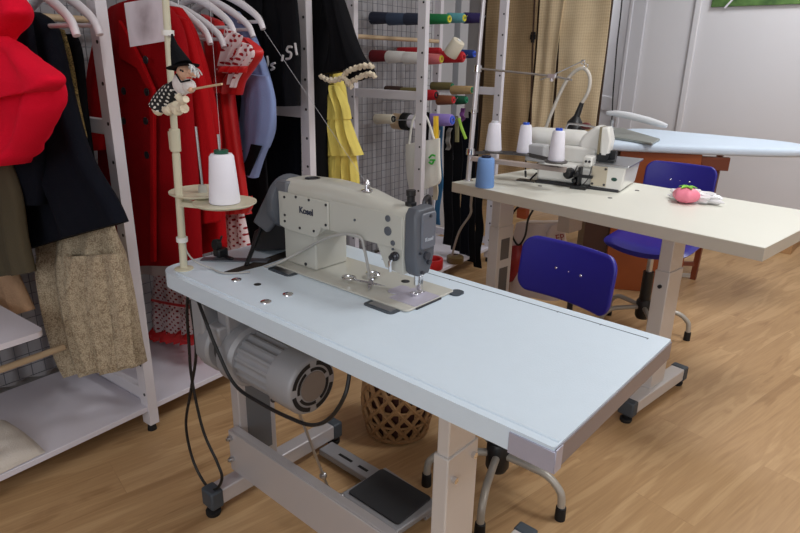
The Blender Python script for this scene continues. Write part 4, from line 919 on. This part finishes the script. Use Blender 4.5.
# ------------------------------------------------------------------ chairs
def make_chair(label, seat_z, loc, legrot, rotz):
    t = thing('swivel_chair', label, 'chair', (0, 0, 0), 'blue swivel work chairs')
    hz = .13
    for k in range(5):
        a = legrot + 2 * PI * k / 5; u = Vector((math.cos(a), math.sin(a), 0))
        P = smooth_pts([u * .03 + Vector((0, 0, hz)), u * .10 + Vector((0, 0, hz)), u * .165 + Vector((0, 0, hz - .005)), u * .205 + Vector((0, 0, hz - .035)), u * .214 + Vector((0, 0, .07)), u * .216 + Vector((0, 0, .035))], 5)
        lg = MB().tube(P, .0115, 12).build('leg', chair_tube, t)
        MB().lathe([(.0155, 0), (.016, .01), (.015, .042), (.012, .044), (0, .044)], u * .216, 16).build('foot_cap', black_rubber, lg)
    MB().lathe([(0, .07), (.028, .07), (.036, .085), (.036, .16), (.03, .17), (0, .17)]).build('hub', black_plastic, t)
    zc = .17 + (seat_z - .2) * .52
    MB().cyl((0, 0, .16), (0, 0, zc), .027, .025).build('gas_sleeve', black_plastic, t)
    MB().cyl((0, 0, zc - .02), (0, 0, seat_z - .03), .014).build('piston', steel, t)
    m = MB(); m.box((0, .02, seat_z - .035), (.14, .2, .02)); m.build('seat_mount', black_plastic, t, bevel=.004)
    # seat shell: curved pan
    n = 24; top = []; bot = []
    for i in range(n + 1):
        y = -.185 + .37 * i / n; r1 = []; r2 = []
        for j in range(n + 1):
            v = j / n * 2 - 1; q = (i / n * 2 - 1); k_ = (1 - abs(q) ** 5) ** .22 if abs(q) < 1 else 0
            x = .20 * v * max(k_, .55); yy = y
            z = seat_z + .012 * v * v + .006 * q - .03 * max(0, -q - .55) ** 1.5 * 1.5 - .006
            edge = .012 * max(0, abs(v) - .85) / .15
            r1.append(Vector((x, yy, z - edge))); r2.append(Vector((x * .99, yy, z - .022 + edge * .4)))
        top.append(r1); bot.append(r2)
    MB().loft([a + b[::-1] for a, b in zip(top, bot)]).build('seat', blue_plastic, t, ang=60)
    # backrest: rounded, bowed plate
    zb = seat_z + .245; yb = .265
    def f(a, b, h): return Vector((a, yb + h - 1.1 * a * a + .12 * b, zb + b))
    def halfw(b):
        q = max(0, abs(b + .005) - .045) / .045; return .168 - .045 * (1 - math.sqrt(max(0, 1 - min(1, q) ** 2)))
    m = MB(); rings = []
    for i in range(33):
        b = -.095 + .18 * (.5 - .5 * math.cos(PI * i / 32)); w_ = halfw(b); e_ = min(1, min(b + .095, .085 - b) / .008); ft = []; bk = []
        for j in range(33):
            x = -math.cos(PI * j / 32); ed = max(0, 1 - min(1, e_, (1 - abs(x)) * w_ / .006)) ** 2 * .006
            ft.append(f(x * w_, b, ed)); bk.append(f(x * w_, b, .018 - ed))
        rings.append(ft + bk[::-1])
    m.loft(rings); br = m.build('backrest', blue_plastic, t, ang=50)
    for x, r_ in ((-.045, .005), (.045, .005), (0, .0025)): MB().sphere(f(x, 0, 0), r_, (1, .5, 1), 10, 6).build('screw', chrome, br)
    P = smooth_pts([(0, .06, seat_z - .045), (0, .2, seat_z - .045), (0, .285, seat_z - .01), (0, .295, seat_z + .12), (0, .292, seat_z + .23)], 5)
    MB().tube(P, .022, 4, .45).build('back_support', black_plastic, t)
    t.location = loc; t.rotation_euler = (0, 0, rotz); return t
make_chair('blue plastic swivel chair drawn up behind the pale blue table', .418, (-.010, .462, 0), R(12), R(-9))
make_chair('blue plastic swivel chair behind the cream table in front of the ironing board', .478, (-.125, 1.965, 0), R(12), R(1))

# ------------------------------------------------------------------ basket
c = Vector((-.455, .50, 0))
BK = thing('wicker_basket', 'brown woven wicker basket on the floor under the blue table', 'basket', c)
wick = mat('wicker', (146, 108, 68), .7, 0, .2, 30, .5, 120)
def bp(a, h): 
    r = .095 + .03 * math.sin(PI * min(1, h / .24 * .8 + .12)); return c + Vector((r * math.cos(a), r * math.sin(a), .012 + h))
for sgn in (1, -1):
    m = MB()
    for k in range(14):
        P = [bp(2 * PI * k / 14 + sgn * 1.6 * j / 10, .24 * j / 10) for j in range(11)]; m.tube(P, .0078, 6)
    m.build('diagonal_weave', wick, BK)
m = MB()
for k in range(14): m.tube([bp(2 * PI * k / 14 + .1, .24 * j / 8) for j in range(9)], .0035, 6)
for h in (.0, .06, .12, .18, .24): m.tube([bp(2 * PI * k / 36, h) for k in range(37)], .005 if 0 < h < .24 else .010, 8)
m.build('hoops', wick, BK)
MB().lathe([(0, 0), (.098, 0), (.1, .012), (0, .014)], c).build('bottom', wick, BK)
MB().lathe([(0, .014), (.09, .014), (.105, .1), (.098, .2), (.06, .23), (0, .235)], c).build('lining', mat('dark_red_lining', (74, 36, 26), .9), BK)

# ------------------------------------------------------------------ cream table
A2 = R(-6.74); FL2 = Vector((-.75, 1.172, 0)); L2, W2, Z2 = 1.243, .645, .77
ex = Vector((math.cos(A2), math.sin(A2), 0)); ey = Vector((-math.sin(A2), math.cos(A2), 0))
def t2(a, b, z): return FL2 + ex * a + ey * b + Vector((0, 0, z))
T2 = thing('sewing_table', 'cream topped industrial sewing table carrying the white overlock machine', 'table', (0, 0, 0))
m = MB(); m.bx(0, L2, 0, W2, Z2 - .002, Z2); m.build('tabletop_laminate', table_cream, T2)
m = MB(); m.bx(0, L2, 0, W2, Z2 - .042, Z2 - .002); m.build('tabletop', cream_edge, T2, bevel=.001)
for a in (.095, .88):
    lw3, ft3 = tframe(T2, a, .19, .30, .03, .49, Z2 - .042, leg_metal, .055, .055, .015)
    m = MB()
    if a < .5:
        m.bx(a + .0276, a + .0285, .215, .275, .10, .36); m.bx(a + .0276, a + .0285, .215, .275, .40, .50)
        m.build('leg_slot', mat('leg_dark_slot', (96, 92, 90), .5), lw3)
    else:
        m.cyl((a, .19, .50), (a, .182, .50), .007); m.build('bolt', dark_steel, lw3)
m = MB(); m.bx(.095, .88, .30, .325, .14, .20); m.build('cross_bar', leg_metal, T2, bevel=.003)
m = MB()
for u, v in ((540, 186), (610, 201 - 3), (637, 190.5)):
    p = at_z(u, v, Z2); q = p - FL2; q = Vector((q.dot(ex), q.dot(ey), Z2)); m.cyl(q, q + Vector((0, 0, .0012)), .009, n=16)
m.build('cap', dark_steel, T2)
T2.location = FL2; T2.rotation_euler = (0, 0, A2)
# motor box and bag below the cream table
p = t2(.40, .32, 0)
solo(MB().box((p.x, p.y, .655), (.06, .10, .14), Matrix.Rotation(A2, 3, 'Z')), 'switch_box', mat('beige_box', (180, 168, 158), .5), 'beige switch box under the cream table', 'switch box', (p.x, p.y, .655), bevel=.005)
t = thing('plastic_bag', 'crumpled white and red plastic bag hanging under the cream table', 'bag', (-.42, 1.62, .3))
pb = mat('white_bag_film', (212, 196, 190), .35); rb_ = mat('red_bag_film', (150, 40, 44), .35)
def bag(pts, y, th, mt, nm, seed):
    m = MB(); rings = []
    for (ul, v), (ur, v2) in pts:
        A = at_y(ul, v, y); B = at_y(ur, v2, y); ring = []
        for i in range(28):
            a = 2 * PI * i / 28; P = A.lerp(B, .5 - .5 * math.cos(a)); ring.append(P + Vector((0, th * math.sin(a) + .035 * mnoise.noise(P * 11 + Vector((seed, 0, 0))), 0)))
        rings.append(ring)
    rows = interp_rows(rings, 4); m.loft([list(r) for r in rows]); m.build(nm, mt, t, ang=70)
bag([((518, 222), (562, 222)), ((512, 240), (566, 238)), ((506, 265), (566, 262)), ((503, 290), (560, 300))], 1.66, .05, pb, 'bag_body', 1)
bag([((511, 246), (522, 244)), ((506, 258), (524, 258)), ((505, 270), (518, 272)), ((506, 282), (512, 282))], 1.60, .03, rb_, 'red_patch', 4)
bag([((552, 226), (563, 222)), ((546, 236), (565, 238)), ((545, 246), (562, 248))], 1.60, .02, pb, 'bag_corner', 7)
c = at_y(560, 238, 1.575); text_part('EP', .045, rb_, t, Matrix.Translation(c) @ Matrix.Rotation(R(-20), 4, 'Y') @ Matrix.Rotation(R(90), 4, 'X'), 'lettering')
wire([at_y(u, v, 1.5) for u, v in ((520, 205), (512, 215), (511, 232), (518, 245), (525, 236), (528, 220), (533, 210))], .005, 'power_cable', cord_black, 'dark tangled cable under the cream table')
p = at_y(523, 213, 1.6); solo(MB().box(p, (.05, .04, .05)), 'junction_box', mat('orange_plastic', (190, 92, 46), .5), 'small orange box under the cream table', 'box', p, bevel=.006)

# ------------------------------------------------------------------ overlock machine
OV = thing('overlock_machine', 'white overlock sewing machine standing on the cream table', 'sewing machine', t2(.42, .3, Z2))
AM = Matrix.Rotation(A2, 3, 'Z')
def o2(x, y, z): return Vector((x, y, z))     # world metres; the machine sits square to the blue table
m = MB(); m.bx(-.50, -.262, 1.485, 1.64, Z2 + .012, .862); m.build('lower_body', machine_white, OV, bevel=.014, seg=3)
m = MB(); m.bx(-.50, -.145, 1.475, 1.655, Z2, Z2 + .012); m.build('base_plate', dark_steel, OV, bevel=.003)
m = MB(); m.prism([(-.262, Z2 + .012), (-.138, Z2 + .006), (-.128, .858), (-.128, .872), (-.262, .872)], 1.478, 1.74, lambda a, b, h: Vector((a, h, b))); m.build('looper_cover', machine_white, OV, bevel=.006)
m = MB(); m.prism(rrect(-.255, -.115, 1.474, 1.745, .006), .872, .880); m.build('work_plate', steel, OV, bevel=.002)
m = MB(); m.bx(-.260, -.198, 1.474, 1.4785, .788, .868); fpn = m.build('front_panel', mat('satin_cream_plate', (206, 196, 176), .35, .4), OV)
for x, z in ((-.253, .796), (-.205, .796), (-.205, .860)): MB().cyl((x, 1.474, z), (x, 1.472, z), .005, n=12).build('screw', dark_steel, fpn)
c = o2(-.168, 1.477, .822); MB().sphere(c, .010, (1.2, .12, .75)).build('green_badge', mat('badge_green', (24, 70, 60), .4), OV)
m = MB(); m.bx(-.43, -.27, 1.55, 1.65, .86, .93); m.build('arm_neck', machine_white, OV, bevel=.012, seg=3)
m = MB(); m.lathe([(0, 0), (.026, .0), (.036, .008), (.040, .03), (.040, .24), (.034, .26), (0, .262)], (-.585, 1.60, .955), 28, ry); m.build('arm', machine_white, OV)
m = MB(); prof = [(-.345, .905), (-.352, .955), (-.33, .985), (-.285, 1.022), (-.255, 1.018), (-.248, .96), (-.258, .91), (-.28, .895)]
m.prism(prof, 1.555, 1.64, lambda a, b, h: Vector((a, h, b))); m.build('head', machine_white, OV, bevel=.018, seg=3)
m = MB(); m.prism([(-.252, .90), (-.262, 1.018), (-.228, 1.022), (-.212, .97), (-.218, .90)], 1.53, 1.60, lambda a, b, h: Vector((a, h, b))); m.build('needle_cover', machine_white, OV, bevel=.008)
m = MB(); m.bx(-.262, -.253, 1.525, 1.60, .91, 1.02); m.build('cover_slot', mat('slot_brass', (150, 140, 116), .4, .5), OV)
m = MB(); m.cyl((-.235, 1.55, .91), (-.235, 1.55, .884), .006); m.bx(-.26, -.19, 1.53, 1.57, .880, .890); m.bx(-.262, -.215, 1.53, 1.60, .882, .915); m.bx(-.22, -.195, 1.56, 1.60, .885, .925); m.build('presser_assembly', black_plastic, OV, bevel=.002)
m = MB()
for x, z, r, l in ((-.352, .828, .022, .05), (-.315, .830, .014, .04), (-.325, .80, .013, .03)): m.lathe([(0, 0), (r, 0), (r, l * .6), (r * .6, l), (0, l)], (x, 1.486, z), 18, Matrix.Rotation(R(90), 3, 'X'))
m.bx(-.312, -.300, 1.455, 1.486, .775, .86); m.bx(-.33, -.25, 1.452, 1.466, .818, .830); m.bx(-.335, -.27, 1.44, 1.486, Z2, Z2 + .014); m.build('black_levers', black_plastic, OV, bevel=.002)
m = MB(); m.bx(-.30, -.262, 1.468, 1.53, .862, .905); m.build('tension_block', machine_white, OV, bevel=.006)
for x, z in ((-.272, .885), (-.286, .885)): MB().cyl((x, 1.468, z), (x, 1.462, z), .005).build('screw', dark_steel, OV)
m = MB(); m.tube(smooth_pts([(-.325, 1.485, .86), (-.328, 1.465, .83), (-.322, 1.46, .79), (-.318, 1.47, .785)], 5), .0022, 6); m.tube(smooth_pts([(-.262, 1.47, .86), (-.266, 1.455, .82), (-.285, 1.455, .79)], 5), .002, 6); m.build('thread_wires', dark_steel, OV)
m = MB(); m.tube(smooth_pts([(-.425, 1.60, .994), (-.42, 1.60, 1.012), (-.40, 1.60, 1.018), (-.30, 1.60, 1.010), (-.29, 1.60, .99)], 5), .0045, 8); m.build('carry_handle', steel, OV)
m = MB(); m.bx(-.545, -.462, 1.45, 1.52, .864, .935); m.build('control_box', mat('control_box_grey', (172, 172, 174), .45), OV, bevel=.006)
m = MB(); m.tube([(-.565, 1.535, Z2 + .012), (-.555, 1.50, .81)], .005, 8); m.tube([(-.53, 1.50, Z2 + .006), (-.50, 1.49, .81)], .004, 8); m.bx(-.585, -.50, 1.47, 1.52, Z2, Z2 + .004); m.build('release_lever', dark_steel, OV)
rot_ = R(9); o0 = OV.location.copy(); P_ = Vector((-.138, 1.478, 0)); Q_ = Vector((-.134, 1.484, 0))
OV.rotation_euler = (0, 0, rot_); dlt = Matrix.Rotation(rot_, 3, 'Z') @ (P_ - o0)
OV.location = (Q_.x - dlt.x, Q_.y - dlt.y, o0.z)
# gooseneck lamp clamped behind the overlock machine
GL = thing('gooseneck_lamp', 'pale gooseneck work lamp with black head arching over the overlock machine', 'lamp', t2(.30, .50, Z2))
gy = 1.76
P = [Vector((at_y(541, 150, gy).x, gy, Z2)), at_y(542, 140, gy), at_y(548, 122, gy), at_y(557, 100, gy), at_y(567, 80, gy), at_y(577, 70, gy), at_y(585, 69, gy), at_y(590, 78, gy), at_y(588, 92, gy), at_y(581, 104, gy)]
P = smooth_pts(P, 7); MB().tube(P, .008, 12).build('gooseneck', mat('pale_plastic_sleeve', (206, 200, 190), .45), GL)
MB().lathe([(0, 0), (.03, 0), (.03, .012), (.014, .03), (0, .032)], (P[0].x, gy, Z2), 24).build('clamp_base', black_plastic, GL)
e = P[-1]; m = MB(); q = [e + Vector((.004, 0, .006)), at_y(577, 116, gy), at_y(575, 122, gy), at_y(575, 131, gy)]; m.tube(q, [.010, .014, .034, .046], 22); m.build('lamp_head', black_plastic, GL)
m = MB(); c = at_y(586, 126, gy - .03); m.sphere(c, .020, (1.3, .8, .8)); m.build('switch_knob', mat('dark_red_knob', (96, 34, 36), .5), GL)
# thread stand of the cream table
T2S = thing('thread_stand', 'chrome pole thread stand with dark tray at the left end of the cream table', 'thread stand', (-.715, 1.242, Z2))
pb0 = Vector((-.715, 1.242, Z2)); pt = at_y(484, -4, 1.26)
def pole2(z): return pb0.lerp(pt, (z - Z2) / (pt.z - Z2))
m = MB(); m.cyl(pb0, pole2(1.235), .011); m.cyl(pole2(1.2), pole2(1.62), .0085); m.build('pole', mat('pale_chrome', (214, 210, 214), .3, .5), T2S)
m = MB(); m.lathe([(.022, 0), (.022, .004), (.015, .008), (0, .008)], pb0, 20); m.build('base_flange', chrome, T2S)
for z_, l_, r_ in ((.885, .025, .019), (1.225, .025, .016), (1.06, .015, .014)): MB().cyl(pole2(z_), pole2(z_ + l_), r_).build('clamp', chrome, T2S)
ZT = .896
pc = [at_z(u, v, ZT) for u, v in ((493, 150.5), (524, 152.5), (556, 160.5))]
m = MB(); m.tube([pole2(.89), pc[0] + Vector((0, 0, -.006)), pc[1] + Vector((0, 0, -.006)), pc[2] + Vector((.02, .01, -.006))], .012, 4, .5); 
for c in pc: m.lathe([(0, -.008), (.044, -.008), (.046, -.003), (.044, 0), (0, 0)], c, 28)
m.build('tray', mat('tray_dark', (84, 80, 80), .45, .2), T2S)
m = MB(); a = pole2(.87); b = at_z(566, 170, .86); m.tube([a, b], .014, 4, .6); m.build('support_arm', mat('taupe_arm', (160, 146, 138), .45), T2S)
m = MB()
for c in pc: m.cyl(c, c + Vector((0, 0, .130)), .0025, n=8)
m.build('spindle', steel, T2S)
z1 = 1.238; pa_ = pole2(z1); e1_ = at_y(552, 76, 1.34); e2_ = at_y(572, 80, 1.36); e3_ = at_y(577, 62, 1.42)
m = MB(); m.tube([pa_, e1_, e2_], .0042, 8); m.tube([at_y(540, 80, 1.34), at_y(553, 75, 1.34), at_y(585, 60, 1.40)], .0022, 6); m.build('guide_arm', steel, T2S)
m = MB(); m.box(e1_, (.03, .016, .016)); m.cyl(e1_, e1_ + Vector((0, 0, -.02)), .007)
m.build('guide_clamp', mat('pale_chrome', (214, 210, 214)), T2S)
for q in (at_y(583, 62, 1.40), at_y(586, 66, 1.40)): MB().tube([q + Vector((.008 * math.cos(2 * PI * k / 12), 0, .008 * math.sin(2 * PI * k / 12))) for k in range(13)], .0016, 5).build('guide_eye', chrome, T2S)
make_cone('thread_cone', 'white thread cone at the left end of the dark tray', thread_white, mat('core_pale', (220, 220, 226), .4), pc[0], .118, .037, .026)
cone0 = make_cone('thread_cone', 'white thread cone with blue core in the middle of the dark tray', thread_white, cone_blue, pc[1], .118, .033, .024)
cx = copy_tree(cone0); cx.location = pc[2]; cx['label'] = 'white thread cone with blue core in front of the overlock machine'
make_cone('thread_cone', 'blue thread cone standing on the left corner of the cream table', thread_blue, mat('core_navy', (40, 64, 128), .4), at_z(484.5, 187, Z2), .122, .039, .034)
# strawberry-like pin cushion in its wrapper
pcn = at_z(685, 203, Z2)
PC = thing('pin_cushion', 'pink tomato-shaped pin cushion with green leaves on the cream table', 'pin cushion', pcn)
pinkm = mat('pink_satin', (242, 136, 158), .5)
m = MB(); rings = []
for j in range(13):
    ph_ = PI * j / 12; rr = .047 * math.sin(ph_) ; z = .030 - .030 * math.cos(ph_) - .008 * (1 if j == 12 else 0)
    rings.append([pcn + Vector((max(rr, .001) * (1 + .06 * math.cos(6 * 2 * PI * k / 48)) * math.cos(2 * PI * k / 48), max(rr, .001) * (1 + .06 * math.cos(6 * 2 * PI * k / 48)) * math.sin(2 * PI * k / 48), z + .001)) for k in range(48)])
m.loft(rings); m.build('cushion', pinkm, PC, ang=80)
m = MB(); leafm = mat('leaf_green', (140, 206, 70), .6)
for k in range(5):
    a = 2 * PI * k / 5 + .5; u = Vector((math.cos(a), math.sin(a), 0)); n_ = Vector((-u.y, u.x, 0)); o_ = pcn + Vector((0, 0, .058))
    P = [o_, o_ + u * .016 + n_ * .009 + Vector((0, 0, .006)), o_ + u * .034 + Vector((0, 0, .0)), o_ + u * .016 - n_ * .009 + Vector((0, 0, .006))]
    m.loft([P, [p + Vector((0, 0, .003)) for p in P]])
m.build('leaf', leafm, PC)
t = thing('crumpled_wrapper', 'crumpled clear white wrapper lying behind the pink pin cushion', 'wrapper', pcn + Vector((.02, .04, 0)))
m = MB(); bmv = bmesh.ops.create_icosphere(m.bm, subdivisions=4, radius=1)
for v in m.bm.verts:
    p = v.co.copy(); k = 1 + .45 * mnoise.noise(p * 2.6) + .2 * mnoise.noise(p * 6)
    v.co = pcn + Vector((.020 + p.x * .088 * k, .045 + p.y * .036 * k, max(.001, .020 + p.z * .026 * k)))
m.build('film', mat('white_film', (232, 230, 232), .25, 0, .04), t, ang=25)

# ------------------------------------------------------------------ ironing table
IR = thing('ironing_table', 'wooden cabinet ironing table with pale blue padded board', 'ironing table', (-.3, 2.6, 0))
ZI = .855
ol = [(-.74, 2.245), (-.60, 2.32), (-.42, 2.43), (-.2, 2.555), (.013, 2.69), (.15, 2.785), (.25, 2.88), (.30, 2.98), (.27, 3.12), (.17, 3.23), (0, 3.28), (-.45, 3.30), (-.78, 3.26), (-.84, 2.6)]
ols = [Vector((a, b, 0)) for a, b in ol]; ols = smooth_pts(ols, 5)
def inset(k): 
    cc = Vector((-.35, 2.85, 0)); return [cc + (p - cc) * k for p in ols]
m = MB(); m.loft([[p + Vector((0, 0, z)) for p in inset(k)] for k, z in ((.97, ZI - .042), (.995, ZI - .034), (1.0, ZI - .020), (.99, ZI - .006), (.965, ZI), (.8, ZI + .002))]); m.build('padded_board', mat('pale_blue_cotton_cover', (206, 220, 236), .85, 0, .03, 10, .15, 90), IR, ang=60)
ca = R(27.8); cu_ = Vector((math.cos(ca), math.sin(ca), 0)); cv = Vector((-math.sin(ca), math.cos(ca), 0)); c0 = Vector((-.52, 2.42, 0)); cmx = Matrix((cu_, cv, Vector((0, 0, 1)))).transposed()
def cbx(mb, a0, a1, b0, b1, z0, z1): mb.box(c0 + cmx @ Vector(((a0 + a1) / 2, (b0 + b1) / 2, (z0 + z1) / 2)), (a1 - a0, b1 - b0, z1 - z0), cmx); return mb
cbx(MB(), 0, .42, 0, .55, 0, .81).build('cabinet', orange_wood, IR, bevel=.003)
cbx(MB(), -.14, -.001, .02, .55, 0, .80).build('side_panel', mat('dark_veneer', (66, 38, 26), .45, 0, .1, 8), IR)
cbx(MB(), .42, .56, .0, .03, .73, .80).build('top_rail', dark_wood, IR, bevel=.002)
lg_ = Vector((-.172, 2.971, 0)) - c0; la, lb_ = lg_.dot(cu_), lg_.dot(cv)
m = MB(); 
tl = at_y(720, 158, 2.78)
P0 = c0 + cmx @ Vector((la, lb_, 0)); P1 = Vector((P0.x + .03, P0.y - .02, .81))
m.tube([P0, P1], .022, 4); m.build('leg', dark_wood, IR)
m = MB(); m.tube([P0 + Vector((0, 0, .10)), P0 + Vector((0, 0, .10)) - cu_ * .30 - cv * .05], .018, 4); m.build('stretcher', dark_wood, IR)
m = MB(); m.box(P0 + Vector((-.1, -.05, .02)), (.24, .02, .02), cmx); m.build('foot_rail', chair_tube, IR)
# metal rest and sleeve board
m = MB(); z_ = ZI + .003
Pt = [at_z(u, v, z_ + .012) for u, v in ((606, 128), (622, 128), (660, 139), (652, 143), (606, 136))]
m.loft([[Vector((p.x, p.y, z_)) for p in Pt], [Vector((p.x, p.y, z_ + .014)) for p in Pt]]); o = m.build('iron_rest', mat('grey_green_metal', (158, 162, 156), .4, .5), IR, bevel=.004)
SB = thing('sleeve_board', 'narrow white padded sleeve board above the ironing board', 'sleeve board', at_z(620, 132, ZI))
yb_ = 2.75
P = [at_y(u, v, yb_) for u, v in ((607, 113), (616, 113.5), (630, 116), (648, 120.5), (660, 124), (667, 126))]
rr = [.010, .018, .021, .020, .017, .010]; P = smooth_pts(P, 5); rs = []
for i in range(len(P)):
    f_ = i / (len(P) - 1) * (len(rr) - 1); k = min(int(f_), len(rr) - 2); rs.append(rr[k] + (rr[k + 1] - rr[k]) * (f_ - k))
m = MB(); m.tube(P, rs, 18, .95)
m.build('padded_arm', mat('white_pad_cover', (220, 222, 226), .85, 0, .04, 12, .3, 80), SB)
m = MB(); q = at_y(612, 120, yb_); m.tube([Vector((q.x, q.y, ZI + .003)), q], .012, 10); m.build('support', steel, SB)

# ------------------------------------------------------------------ colour management
vs = scene.view_settings
vs.view_transform = 'Standard'; vs.look = 'None'; vs.gamma = 1; vs.use_curve_mapping = False; vs.exposure = 0
